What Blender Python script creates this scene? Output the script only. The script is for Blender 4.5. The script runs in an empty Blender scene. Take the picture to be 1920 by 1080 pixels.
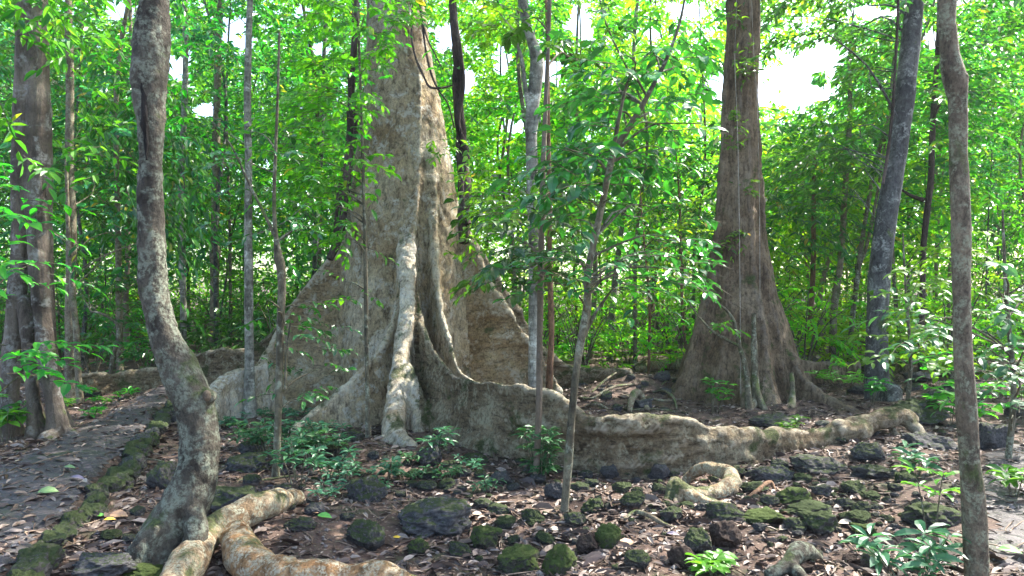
import bpy, math, random
import numpy as np
from mathutils import Vector

SEED = 11
rng = np.random.default_rng(SEED)
random.seed(SEED)
SC = bpy.context.scene
COL = SC.collection
F = 960 / math.tan(math.radians(36))      # focal length in photo pixels (72 degree view)
CAMZ = 1.6
A = np.array


# ------------------------------------------------------------------ noise
def _hash(ix, iy, iz, seed):
    n = (ix * 374761393 + iy * 668265263 + iz * 2147483647 + seed * 1274126177) & 0xFFFFFFFF
    n = ((n ^ (n >> 13)) * 1274126177) & 0xFFFFFFFF
    n = ((n ^ (n >> 16)) * 2246822519) & 0xFFFFFFFF
    return ((n ^ (n >> 15)) & 0xFFFFFF) / float(0xFFFFFF) * 2 - 1


def vnoise(p, seed=0):
    p = np.asarray(p, float)
    i = np.floor(p).astype(np.int64)
    f = p - i
    f = f * f * f * (f * (f * 6 - 15) + 10)
    r = 0
    for dx in (0, 1):
        wx = f[:, 0] if dx else 1 - f[:, 0]
        for dy in (0, 1):
            wy = f[:, 1] if dy else 1 - f[:, 1]
            for dz in (0, 1):
                wz = f[:, 2] if dz else 1 - f[:, 2]
                r = r + wx * wy * wz * _hash(i[:, 0] + dx, i[:, 1] + dy, i[:, 2] + dz, seed)
    return r


def fbm(p, octv=4, seed=0, gain=.5):
    p = np.asarray(p, float)
    a, s = 1., 0
    for o in range(octv):
        s = s + a * vnoise(p * 2 ** o + 17.3 * o, seed + o)
        a *= gain
    return s


def sstep(a, b, x):
    t = np.clip((x - a) / (b - a), 0, 1)
    return t * t * (3 - 2 * t)


# ------------------------------------------------------------------ terrain
PR = A([(2, -2.1), (3, -2.35), (4.04, -2.66), (5.08, -3.0), (6, -3.3), (8, -4.0), (10.2, -4.85), (12.5, -5.9)])
PL = A([(2, -5.2), (4, -5.0), (6.1, -4.6), (7.6, -4.95), (10.7, -5.8), (12.5, -6.6)])
P2 = A([(2, 1.6), (4, 2.5), (5, 3.1), (6, 3.8), (7, 4.6)])
BUMPS = [(.2, 6.2, 1.0, .5, -.07), (1.4, 6.0, 1.2, .45, -.05), (1.9, 10.6, .9, .6, .30), (1.2, 9.6, .7, .5, .14), (4.9, 11.6, 1.1, .8, .12), (7.2, 10.5, 1.4, 1.2, .22),
         (5.6, 9.2, .6, .5, .12), (-7.5, 8.0, 1.0, 1.2, .1), (-1.9, 7.0, .7, .4, .07), (3.2, 5.6, .7, .5, .06), (3.4, 9.4, 1.2, .5, .1)]


def path_masks(x, y):
    wob = .10 * fbm(np.stack([x * 1.7, y * 1.7, x * 0 + 3.3], 1), 3, 5)
    xr = np.interp(y, PR[:, 0], PR[:, 1]) + wob
    xl = np.interp(y, PL[:, 0], PL[:, 1]) + wob
    m1 = sstep(0, .16, xr - x) * sstep(0, .5, x - xl) * sstep(12.6, 11.6, y)
    x2 = np.interp(y, P2[:, 0], P2[:, 1]) + wob
    m2 = sstep(0, .3, x - x2) * sstep(7.2, 6.7, y) * sstep(9.5, 8.5, x)
    return m1, m2


def gh(x, y):
    x = np.atleast_1d(np.asarray(x, float)); y = np.atleast_1d(np.asarray(y, float))
    p = np.stack([x, y, x * 0], 1)
    near = sstep(60, 25, np.hypot(x, y))
    h = .06 * fbm(p * .45, 3, 1) + (.026 * fbm(p * 2.6, 3, 2) + .012 * fbm(p * 9, 2, 3)) * near
    m1, m2 = path_masks(x, y)
    h = h * (1 - .55 * np.maximum(m1, m2)) + .11 * m1 + .05 * m2
    for bx, by, sx, sy, a in BUMPS:
        h = h + a * np.exp(-((x - bx) / sx) ** 2 - ((y - by) / sy) ** 2)
    h = h + .012 * np.clip(np.hypot(x, y) - 14, 0, 40)
    return h


def g1(x, y):
    return float(gh(x, y)[0])


def W(px, py, Y):
    return A([(px - 960) / F * Y, Y, CAMZ - (py - 540) / F * Y])


def G(px, py):
    ys = np.linspace(2.2, 45, 3000)
    xs = (px - 960) / F * ys
    zr = CAMZ - (py - 540) / F * ys
    k = np.argmax(zr <= gh(xs, ys))
    if k == 0:
        k = len(ys) - 1
    return A([xs[k], ys[k], g1(xs[k], ys[k])])


def PX(p):
    y = np.maximum(p[:, 1], .05)
    return p[:, 0] / y * F + 960, 540 - (p[:, 2] - CAMZ) / y * F


# ------------------------------------------------------------------ mesh plumbing
class MB:
    def __init__(self):
        self.V, self.P, self.M, self.n = [], [], [], 0

    def add(self, V, polys, m=0):
        V = np.asarray(V, float).reshape(-1, 3)
        for q in polys:
            q = np.asarray(q, np.int64)
            if len(q):
                self.P.append(q + self.n); self.M.append(m)
        self.V.append(V); self.n += len(V)
        return self

    def data(self):
        return (np.concatenate(self.V) if self.V else np.zeros((0, 3))), self.P, self.M


def mk_mesh(name, V, polys, mids, mats, smooth):
    me = bpy.data.meshes.new(name)
    loops = np.concatenate([q.ravel() for q in polys]) if polys else np.zeros(0, np.int64)
    tot = np.concatenate([np.full(len(q), q.shape[1]) for q in polys])
    mid = np.concatenate([np.full(len(q), m) for q, m in zip(polys, mids)])
    st = np.concatenate([[0], np.cumsum(tot)[:-1]])
    me.vertices.add(len(V)); me.vertices.foreach_set('co', V.astype(np.float32).ravel())
    me.loops.add(len(loops)); me.loops.foreach_set('vertex_index', loops.astype(np.int32))
    me.polygons.add(len(tot)); me.polygons.foreach_set('loop_start', st.astype(np.int32))
    me.polygons.foreach_set('loop_total', tot.astype(np.int32))
    me.polygons.foreach_set('material_index', mid.astype(np.int32))
    for m in mats:
        me.materials.append(m)
    sm = np.isin(mid, smooth)
    me.polygons.foreach_set('use_smooth', sm)
    me.update(calc_edges=True)
    return me


def link(name, data):
    o = bpy.data.objects.new(name, data); COL.objects.link(o); return o


def build(mb, name, mats, parent=None, origin=(0, 0, 0), smooth=(0, 1, 2, 3)):
    V, P, M = mb.data()
    mats = mats if isinstance(mats, (list, tuple)) else [mats]
    o = link(name, mk_mesh(name, V - A(origin), P, M, mats, list(smooth)))
    if parent is not None:
        o.parent = parent
    else:
        o.location = origin
    return o


def tag(o, label, cat, group=None, kind=None):
    if label: o['label'] = label
    if cat: o['category'] = cat
    if group: o['group'] = group
    if kind: o['kind'] = kind
    return o


def thing(name, loc, label, cat, group=None):
    o = link(name, None); o.location = loc; o.empty_display_size = .1
    return tag(o, label, cat, group)


# ------------------------------------------------------------------ shapes
def catmull(P, n):
    P = np.asarray(P, float)
    if len(P) == 2:
        t = np.linspace(0, 1, n)[:, None]
        return P[0] * (1 - t) + P[1] * t
    Q = np.vstack([2 * P[0] - P[1], P, 2 * P[-1] - P[-2]])
    d = np.concatenate([[0], np.cumsum(np.linalg.norm(np.diff(P[:, :3], axis=0), axis=1) + 1e-6)])
    s = np.linspace(0, d[-1], n)
    k = np.clip(np.searchsorted(d, s, 'right') - 1, 0, len(P) - 2)
    t = ((s - d[k]) / (d[k + 1] - d[k]))[:, None]
    a, b, c, e = Q[k], Q[k + 1], Q[k + 2], Q[k + 3]
    return .5 * (2 * b + (c - a) * t + (2 * a - 5 * b + 4 * c - e) * t ** 2 + (3 * b - a - 3 * c + e) * t ** 3)


def tube(pts, rad, n=24, seg=10, lump=0., ls=3., seed=0, cap=True, lobes=None):
    """lumpy tapered tube along a smooth path -> verts, polys"""
    R4 = catmull(np.hstack([np.asarray(pts, float), np.asarray(rad, float).reshape(-1, 1)]), n)
    C, R = R4[:, :3], np.maximum(R4[:, 3], .0015)
    T = np.gradient(C, axis=0); T /= np.linalg.norm(T, axis=1)[:, None] + 1e-9
    u = np.cross(T[0], A([0.13, 1, .07])); u /= np.linalg.norm(u) + 1e-9
    U = np.zeros_like(C)
    for i in range(n):
        u = u - T[i] * (u @ T[i]); u /= np.linalg.norm(u) + 1e-9
        U[i] = u
    B = np.cross(T, U)
    th = np.linspace(0, 2 * math.pi, seg, endpoint=False)
    dirs = np.cos(th)[None, :, None] * U[:, None] + np.sin(th)[None, :, None] * B[:, None]
    r = np.repeat(R[:, None], seg, 1)
    V = C[:, None] + dirs * r[..., None]
    if lump:
        q = V.reshape(-1, 3)
        k = fbm(q * A([ls, ls, ls * .6]), 3, seed).reshape(n, seg)
        V = C[:, None] + dirs * (r * (1 + lump * k))[..., None]
    i = np.arange(n - 1)[:, None] * seg; j = np.arange(seg)[None]; j2 = (j + 1) % seg
    q = np.stack([i + j, i + j2, i + seg + j2, i + seg + j], -1).reshape(-1, 4)
    polys = [q]
    V = V.reshape(-1, 3)
    if cap:
        e = np.arange(seg)
        V = np.vstack([V, C[0] - T[0] * R[0] * .35, C[-1] + T[-1] * R[-1] * .5])
        polys.append(np.stack([e, np.full(seg, n * seg), (e + 1) % seg], 1)[:, ::-1])
        o = (n - 1) * seg
        polys.append(np.stack([o + e, o + (e + 1) % seg, np.full(seg, n * seg + 1)], 1)[:, ::1])
        polys[1] = polys[1][:, ::-1][:, [0, 2, 1]] if False else polys[1]
    return V, polys


def fin(pts, zb=-.35, n=60, m=10):
    """buttress: stations (x,y,ztop,wtop,wbot); a wall that thickens towards the ground, with a rounded crest"""
    S = catmull(pts, n)
    t = np.gradient(S[:, :2], axis=0); t /= np.linalg.norm(t, axis=1)[:, None] + 1e-9
    nn = np.stack([-t[:, 1], t[:, 0]], 1)
    us = np.linspace(0, 1, m)
    off, hh = [], []
    for u in us:
        off.append(S[:, 3] + (S[:, 4] - S[:, 3]) * (1 - u) ** 1.8); hh.append(zb + (S[:, 2] - S[:, 3] - zb) * u)
    for a in (.5, 1.0):
        off.append(S[:, 3] * math.cos(a)); hh.append(S[:, 2] - S[:, 3] + S[:, 3] * math.sin(a))
    off.append(S[:, 3] * 0); hh.append(S[:, 2])
    off = np.stack(off, 1); hh = np.stack(hh, 1)
    off = np.hstack([off, -off[:, -2::-1]]); hh = np.hstack([hh, hh[:, -2::-1]])
    k = off.shape[1]
    V = np.stack([S[:, :1] + nn[:, :1] * off, S[:, 1:2] + nn[:, 1:] * off, hh], -1).reshape(-1, 3)
    i = np.arange(n - 1)[:, None] * k; j = np.arange(k)[None]; j2 = (j + 1) % k
    q = np.stack([i + j, i + k + j, i + k + j2, i + j2], -1).reshape(-1, 4)
    return V, [q, np.arange(k)[None], ((n - 1) * k + np.arange(k))[None, ::-1]]


def ellipsoid(c, r, n=14, s=18):
    v = np.linspace(.02, math.pi - .02, n); u = np.linspace(0, 2 * math.pi, s, endpoint=False)
    V = np.stack([np.sin(v)[:, None] * np.cos(u), np.sin(v)[:, None] * np.sin(u), np.cos(v)[:, None] + 0 * u], -1) * A(r) + A(c)
    i = np.arange(n - 1)[:, None] * s; j = np.arange(s)[None]; j2 = (j + 1) % s
    q = np.stack([i + j, i + s + j, i + s + j2, i + j2], -1).reshape(-1, 4)
    return V.reshape(-1, 3), [q, np.arange(s)[None], ((n - 1) * s + np.arange(s))[None, ::-1]]


def fuse(shells, voxel, smooth=6):
    """union of closed shells as one skin; every shell is first turned outwards"""
    mb = MB()
    for V, P in shells:
        vol = 0
        for q in P:
            a = V[q[:, 0]]
            for k in range(1, q.shape[1] - 1):
                vol += np.einsum('ij,ij->i', a, np.cross(V[q[:, k]], V[q[:, k + 1]])).sum()
        if vol < 0:
            P = [q[:, ::-1] for q in P]
        mb.add(V, P)
    V, P, M = mb.data()
    me = mk_mesh('tmp', V, P, M, [], [])
    o = link('tmp', me)
    r = o.modifiers.new('r', 'REMESH'); r.mode = 'VOXEL'; r.voxel_size = voxel; r.adaptivity = 0
    if smooth:
        s = o.modifiers.new('s', 'SMOOTH'); s.iterations = smooth; s.factor = .5
    dg = bpy.context.evaluated_depsgraph_get()
    ev = o.evaluated_get(dg); em = ev.to_mesh()
    V = np.empty(len(em.vertices) * 3, np.float32); em.vertices.foreach_get('co', V)
    lv = np.empty(len(em.loops), np.int32); em.loops.foreach_get('vertex_index', lv)
    ev.to_mesh_clear()
    bpy.data.objects.remove(o); bpy.data.meshes.remove(me)
    return V.reshape(-1, 3).astype(float), lv.reshape(-1, 4).astype(np.int64)


def vnormals(V, Q):
    a = np.cross(V[Q[:, 2]] - V[Q[:, 0]], V[Q[:, 3]] - V[Q[:, 1]])
    N = np.zeros_like(V)
    for k in range(4):
        for c in range(3):
            N[:, c] += np.bincount(Q[:, k], a[:, c], len(V))
    return N / (np.linalg.norm(N, axis=1)[:, None] + 1e-12)


def tidy(Q, lab):
    """hand stray islands of a part to the part around them"""
    nv = Q.max() + 1
    for L in np.unique(lab):
        f = np.where(lab == L)[0]; q = Q[f]
        c = np.arange(nv)
        while True:
            m = c[q].min(1)
            c2 = c.copy()
            for k in range(4):
                np.minimum.at(c2, q[:, k], m)
            c2 = c2[c2]
            if (c2 == c).all():
                break
            c = c2
        fc = c[q[:, 0]]
        u, n = np.unique(fc, return_counts=True)
        big = u[n.argmax()]
        for k in u[u != big]:
            isl = f[fc == k]
            vs = np.zeros(nv, bool); vs[Q[isl].ravel()] = True
            nb = np.where(vs[Q].any(1) & (lab != L))[0]
            if len(nb):
                lab[isl] = np.bincount(lab[nb]).argmax()
    return lab


def split_build(V, Q, lab, names, mats, parent, origin):
    """cut one fused skin into part meshes that keep the normals of the whole"""
    N = vnormals(V, Q)
    fl = tidy(Q, tidy(Q, lab))
    out = []
    for k, nm in enumerate(names):
        q = Q[fl == k]
        if not len(q):
            continue
        used, inv = np.unique(q, return_inverse=True)
        me = mk_mesh(nm, V[used] - A(origin), [inv.reshape(-1, 4)], [0], [mats[k]], [0])
        me.normals_split_custom_set_from_vertices([tuple(x) for x in N[used]])
        o = link(nm, me); o.parent = parent; out.append(o)
    return out


# ------------------------------------------------------------------ leaves
LT = {0: (A([(0, 0, 0), (.42, -.5, .07), (1, 0, -.10), (.42, .5, .07)]), [A([(0, 1, 2), (0, 2, 3)])]),
      1: (A([(0, 0, 0), (.27, -.40, .07), (.62, -.40, .03), (1, 0, -.16), (.62, .40, .03), (.27, .40, .07)]), [A([(0, 1, 2, 3), (0, 3, 4, 5)])]),
      2: (A([(0, 0, 0), (.2, -.33, .06), (.5, -.5, .06), (.78, -.33, -.03), (1, 0, -.2), (.78, .33, -.03), (.5, .5, .06), (.2, .33, .06), (.22, 0, 0), (.52, 0, 0), (.8, 0, -.08)]),
          [A([(0, 1, 8), (0, 8, 7), (3, 4, 10), (10, 4, 5)]), A([(1, 2, 9, 8), (2, 3, 10, 9), (8, 9, 6, 7), (9, 10, 5, 6)])])}


def nrm(a):
    return a / (np.linalg.norm(a, axis=-1, keepdims=True) + 1e-9)


def add_leaves(mb, P, D, N, L, wr=.42, detail=1, mat=0):
    if not len(P):
        return
    T, polys = LT[detail]
    D = nrm(D); S = nrm(np.cross(D, N)); N = np.cross(S, D)
    L = L[:, None, None]
    wv = wr * (1 + .2 * rng.standard_normal(len(P)))[:, None, None]
    V = P[:, None] + L * (T[None, :, :1] * D[:, None] + T[None, :, 1:2] * wv * S[:, None] + T[None, :, 2:] * N[:, None])
    k = len(T); off = (np.arange(len(P)) * k)[:, None, None]
    mb.add(V.reshape(-1, 3), [(q[None] + off).reshape(-1, q.shape[1]) for q in polys], mat)


def sprays(mb, B, D, Ls, nl, leafL, detail=1, droop=.25, wr=.42, twig_r=.004, twigs=True, keep=None, tilt=.35, hang=.25, mat=0, tmat=1):
    """leafy twigs: n twigs from B along D, nl leaves each set alternately"""
    B = np.asarray(B, float); D = nrm(np.asarray(D, float)); n = len(B)
    if n == 0:
        return
    Ls = np.asarray(Ls, float)
    t = np.linspace(.1, 1, nl)
    t = np.clip(t[None] + rng.uniform(-.4, .4, (n, nl)) / nl, .05, 1)
    pos = B[:, None] + D[:, None] * (t * Ls[:, None])[..., None]
    pos[..., 2] -= droop * Ls[:, None] * t ** 2
    H = nrm(np.cross(D, A([0, 0, 1.])) + 1e-6)
    side = np.where(np.arange(nl) % 2, 1., -1.)
    ang = np.radians(58) * (1 - .75 * t ** 3)
    dv = D[:, None] * np.cos(ang)[..., None] + H[:, None] * (np.sin(ang) * side)[..., None]
    dv = dv + rng.standard_normal((n, nl, 3)) * .22
    dv[..., 2] -= hang + droop * t
    nv = A([0, 0, 1.]) + rng.standard_normal((n, nl, 3)) * tilt + D[:, None] * .2
    ll = leafL * rng.uniform(.65, 1.2, (n, nl)) * (1 - .25 * np.abs(t - .5))
    P, Dv, Nv, ll = pos.reshape(-1, 3), dv.reshape(-1, 3), nv.reshape(-1, 3), ll.ravel()
    if keep is not None:
        k = keep(P)
        P, Dv, Nv, ll = P[k], Dv[k], Nv[k], ll[k]
    add_leaves(mb, P, Dv, Nv, ll, wr, detail, mat)
    if twigs:
        tt = A([0, .5, 1.])
        C = B[:, None] + D[:, None] * (tt[None] * Ls[:, None])[..., None]
        C[..., 2] -= droop * Ls[:, None] * tt ** 2
        r = twig_r * A([1, .7, .3])
        X = H; Z = nrm(np.cross(X, D))
        V = []
        for a in (0, 2.09, 4.19):
            V.append(C + (X[:, None] * math.cos(a) + Z[:, None] * math.sin(a)) * r[None, :, None])
        V = np.stack(V, 2).reshape(n, 9, 3)
        if keep is not None:
            V = V[keep(C[:, 1])]
        nn = len(V)
        q = []
        for s in (0, 1):
            for a in range(3):
                q.append([s * 3 + a, s * 3 + (a + 1) % 3, s * 3 + 3 + (a + 1) % 3, s * 3 + 3 + a])
        q = A(q)[None] + (np.arange(nn) * 9)[:, None, None]
        mb.add(V.reshape(-1, 3), [q.reshape(-1, 4)], tmat)


# openings in the canopy where the sky shows, and sight lines onto the two big trunks (pruned there)
GAPS = [(1474, 146, 84, 58), (1560, 105, 52, 26), (1092, 42, 34, 32), (838, 72, 24, 30), (945, 120, 16, 34), (965, 235, 22, 13), (430, 45, 36, 26), (340, 125, 30, 34), (460, 85, 26, 26),
        (230, 18, 30, 16), (1040, 130, 30, 26), (1280, 20, 36, 16), (640, 150, 16, 20), (1640, 20, 40, 16), (1755, 70, 24, 22), (1350, 165, 20, 40), (385, 205, 20, 14), (505, 310, 12, 14), (872, 150, 20, 26), (570, 20, 20, 14), (600, 90, 16, 14), (1225, 60, 16, 14)]


def gap_keep(P):
    px, py = PX(P)
    k = np.ones(len(P), bool)
    wob = 1 + .95 * fbm(np.stack([px / 24, py / 24, px * 0], 1), 3, 9)
    for x, y, a, b in GAPS:
        k &= ~((((px - x) / a) ** 2 + ((py - y) / b) ** 2) < wob)
    return k


def clear_keep(P):
    """gaps, plus the light clearings in front of the main trunks"""
    px, py = PX(P)
    k = gap_keep(P)
    near = P[:, 1] < 9.6
    k &= ~(near & (px > 738 + (py - 100) * .02) & (px < 850) & (py > 60) & (py < 900))
    tr = near & (px > 680) & (px < 775) & (py > 130) & (py < 700)
    k &= ~(tr & (fbm(P * 3.1, 2, 44) < .12))
    k &= ~(near & (px > 1340) & (px < 1440) & (py < 900) & (py > 30))
    k &= ~((P[:, 1] < 6.5) & (px > 235) & (px < 330) & (py < 1080))
    k &= ~((P[:, 1] < 9.9) & (px > 1620) & (px < 1720) & (py < 700) & (py > 40))
    return k


# ------------------------------------------------------------------ materials
def new_mat(name):
    m = bpy.data.materials.new(name); m.use_nodes = True
    nt = m.node_tree; nt.nodes.clear()
    return m, nt


class NT:
    def __init__(s, nt):
        s.t = nt

    def n(s, typ, **kw):
        nd = s.t.nodes.new(typ)
        for k, v in kw.items():
            if k.startswith('i_'):
                nd.inputs[k[2:].replace('_', ' ')].default_value = v
            else:
                setattr(nd, k, v)
        return nd

    def l(s, a, b):
        s.t.links.new(a, b)

    def ramp(s, fac, stops):
        r = s.n('ShaderNodeValToRGB')
        el = r.color_ramp.elements
        while len(el) < len(stops):
            el.new(.5)
        for e, (p, c) in zip(el, stops):
            e.position = p; e.color = (*c, 1) if len(c) == 3 else c
        s.l(fac, r.inputs[0])
        return r.outputs[0]

    def mix(s, fac, a, b, mode='MIX'):
        m = s.n('ShaderNodeMix', data_type='RGBA', blend_type=mode)
        for x, i in ((fac, 0), (a, 6), (b, 7)):
            if hasattr(x, 'node'):
                s.l(x, m.inputs[i])
            else:
                m.inputs[i].default_value = x if i == 0 else (*x, 1)
        return m.outputs[2]

    def math(s, op, a, b=0., clamp=False):
        m = s.n('ShaderNodeMath', operation=op, use_clamp=clamp)
        for x, i in ((a, 0), (b, 1)):
            if hasattr(x, 'node'):
                s.l(x, m.inputs[i])
            else:
                m.inputs[i].default_value = x
        return m.outputs[0]

    def noise(s, vec, scale, detail=4, rough=.55, dist=0., out=0):
        n = s.n('ShaderNodeTexNoise')
        n.inputs['Scale'].default_value = scale; n.inputs['Detail'].default_value = detail
        n.inputs['Roughness'].default_value = rough; n.inputs['Distortion'].default_value = dist
        s.l(vec, n.inputs['Vector'])
        return n.outputs[out]

    def coords(s, scale=(1, 1, 1), which='Object', rnd=True):
        tc = s.n('ShaderNodeTexCoord')
        mp = s.n('ShaderNodeMapping'); mp.inputs['Scale'].default_value = scale
        if rnd:
            oi = s.n('ShaderNodeObjectInfo')
            v = s.n('ShaderNodeVectorMath', operation='MULTIPLY'); s.l(oi.outputs['Random'], v.inputs[0]); v.inputs[1].default_value = (37, 53, 71)
            ad = s.n('ShaderNodeVectorMath', operation='ADD'); s.l(tc.outputs[which], ad.inputs[0]); s.l(v.outputs[0], ad.inputs[1])
            s.l(ad.outputs[0], mp.inputs[0])
        else:
            s.l(tc.outputs[which], mp.inputs[0])
        return mp.outputs[0]

    def upness(s):
        g = s.n('ShaderNodeNewGeometry')
        sp = s.n('ShaderNodeSeparateXYZ'); s.l(g.outputs['Normal'], sp.inputs[0])
        return sp.outputs[2]

    def bump(s, h, strength=.6, dist=.02, prev=None):
        b = s.n('ShaderNodeBump'); b.inputs['Strength'].default_value = strength; b.inputs['Distance'].default_value = dist
        s.l(h, b.inputs['Height'])
        if prev is not None:
            s.l(prev, b.inputs['Normal'])
        return b.outputs[0]

    def out(s, col, rough=.85, normal=None, spec=.25):
        p = s.n('ShaderNodeBsdfPrincipled')
        if hasattr(col, 'node'):
            s.l(col, p.inputs['Base Color'])
        else:
            p.inputs['Base Color'].default_value = (*col, 1)
        if hasattr(rough, 'node'):
            s.l(rough, p.inputs['Roughness'])
        else:
            p.inputs['Roughness'].default_value = rough
        p.inputs['Specular IOR Level'].default_value = spec
        if normal is not None:
            s.l(normal, p.inputs['Normal'])
        o = s.n('ShaderNodeOutputMaterial'); s.l(p.outputs[0], o.inputs[0])
        return p


def leaf_mat(name, cols, trans, tfac=.45, rough=.38, spec=.45, hue=.03, yellow=.0):
    m, nt = new_mat(name); t = NT(nt)
    g = t.n('ShaderNodeNewGeometry'); oi = t.n('ShaderNodeObjectInfo')
    c = t.ramp(g.outputs['Random Per Island'], [(i / (len(cols) - 1) * ((1 - yellow) if yellow else 1), k) for i, k in enumerate(cols)] + ([(1, (.30, .24, .03))] if yellow else []))
    hs = t.n('ShaderNodeHueSaturation')
    h = t.math('ADD', t.math('MULTIPLY', oi.outputs['Random'], hue * 2), .5 - hue); t.l(h, hs.inputs['Hue'])
    v = t.math('ADD', t.math('MULTIPLY', oi.outputs['Random'], .5), .75); t.l(v, hs.inputs['Value'])
    t.l(c, hs.inputs['Color'])
    p = t.n('ShaderNodeBsdfPrincipled'); t.l(hs.outputs[0], p.inputs['Base Color'])
    p.inputs['Roughness'].default_value = rough; p.inputs['Specular IOR Level'].default_value = spec
    tr = t.n('ShaderNodeBsdfTranslucent')
    hc = t.mix(1., hs.outputs[0], trans, 'MULTIPLY')
    t.l(hc, tr.inputs[0])
    mx = t.n('ShaderNodeMixShader'); mx.inputs[0].default_value = tfac
    t.l(p.outputs[0], mx.inputs[1]); t.l(tr.outputs[0], mx.inputs[2])
    o = t.n('ShaderNodeOutputMaterial'); t.l(mx.outputs[0], o.inputs[0])
    return m


def bark_mat(name, dark, mid, light, stretch=(9, 9, 2.2), big=1.2, lichen=None, lich_amt=.55, lich_scale=7, moss=0., bump=.7, dist=.015, crest=None, band=False, fine=34, fb=1., fc=.75, nc=.85, dst=.4):
    m, nt = new_mat(name); t = NT(nt)
    c0 = t.coords(); cs = t.coords(stretch)
    nb = t.noise(c0, big, 5, .6)
    nf = t.noise(cs, 1.6, 7, .68, dst)
    col = t.ramp(nb, [(.32, dark), (.5, mid), (.7, light)])
    col = t.mix(nc, col, t.ramp(nf, [(.35, (.34, .32, .30)), (.5, (1, 1, 1)), (.68, (1.4, 1.36, 1.28))]), 'MULTIPLY')
    sp = t.noise(t.coords((1.15, 1.15, .75)), fine, 5, .75)
    col = t.mix(fc, col, t.ramp(sp, [(.36, (.42, .40, .38)), (.5, (1, 1, 1)), (.64, (1.35, 1.32, 1.25))]), 'MULTIPLY')
    if lichen:
        ln = t.noise(c0, lich_scale, 6, .62, .6)
        fac = t.ramp(ln, [(lich_amt - .05, (0, 0, 0)), (lich_amt + .05, (1, 1, 1))])
        ln2 = t.noise(c0, lich_scale * 4.5, 5, .7)
        fac = t.math('MULTIPLY', fac, t.ramp(ln2, [(.42, (.0,) * 3), (.56, (.85,) * 3)]))
        col = t.mix(fac, col, lichen)
    if crest:
        g = t.n('ShaderNodeNewGeometry')
        pf = t.ramp(g.outputs['Pointiness'], [(.51, (0, 0, 0)), (.56, (1, 1, 1))])
        pf = t.math('MULTIPLY', pf, t.ramp(t.noise(c0, 3.5, 4, .6), [(.3, (.25,) * 3), (.6, (.9,) * 3)]))
        col = t.mix(pf, col, crest)
    if moss:
        mn = t.noise(c0, 3.2, 6, .65, .3)
        mf = t.math('ADD', mn, t.math('MULTIPLY', t.upness(), .12))
        mf = t.ramp(mf, [(.66 - moss * .2, (0, 0, 0)), (.74 - moss * .2, (1, 1, 1))])
        mf = t.math('MULTIPLY', mf, .85)
        col = t.mix(mf, col, t.ramp(t.noise(c0, 60, 3), [(.35, (.025, .04, .012)), (.65, (.08, .11, .03))]))
    if band:
        w = t.noise(t.coords((1, 1, 9)), 2.2, 3, .6)
        col = t.mix(.6, col, t.ramp(w, [(.4, (.6, .58, .55)), (.6, (1.2, 1.2, 1.2))]), 'MULTIPLY')
    b1 = t.bump(nf, bump, dist)
    b2 = t.bump(sp, min(1., bump * fb), dist * .6, b1)
    t.out(col, .88, b2, .2)
    return m


def rock_mat(name, dark, light, moss_c, moss):
    m, nt = new_mat(name); t = NT(nt)
    c0 = t.coords()
    oi = t.n('ShaderNodeObjectInfo')
    n1 = t.noise(c0, 7, 6, .65)
    col = t.ramp(n1, [(.33, dark), (.68, light)])
    vo = t.n('ShaderNodeTexVoronoi'); vo.inputs['Scale'].default_value = 38; t.l(c0, vo.inputs['Vector'])
    pits = t.ramp(vo.outputs[0], [(.08, (.35,) * 3), (.38, (1,) * 3)])
    col = t.mix(.8, col, pits, 'MULTIPLY')
    mn = t.noise(c0, 6, 6, .66, .4)
    f = t.math('ADD', t.math('ADD', t.math('MULTIPLY', mn, 1.2), t.math('MULTIPLY', t.upness(), .34)), t.math('MULTIPLY', oi.outputs['Random'], .30))
    f = t.ramp(f, [(1.12 - moss, (0, 0, 0)), (1.24 - moss, (1, 1, 1))])
    mc = t.ramp(t.noise(c0, 70, 4, .7), [(.3, tuple(x * .4 for x in moss_c)), (.55, moss_c), (.75, tuple(min(1, x * 1.9) for x in moss_c))])
    col = t.mix(f, col, mc)
    h = t.math('ADD', t.math('MULTIPLY', pits, .7), t.noise(c0, 55, 6, .75))
    b = t.bump(h, .9, .012)
    b = t.bump(n1, .5, .03, b)
    t.out(col, .92, b, .15)
    return m


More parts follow.
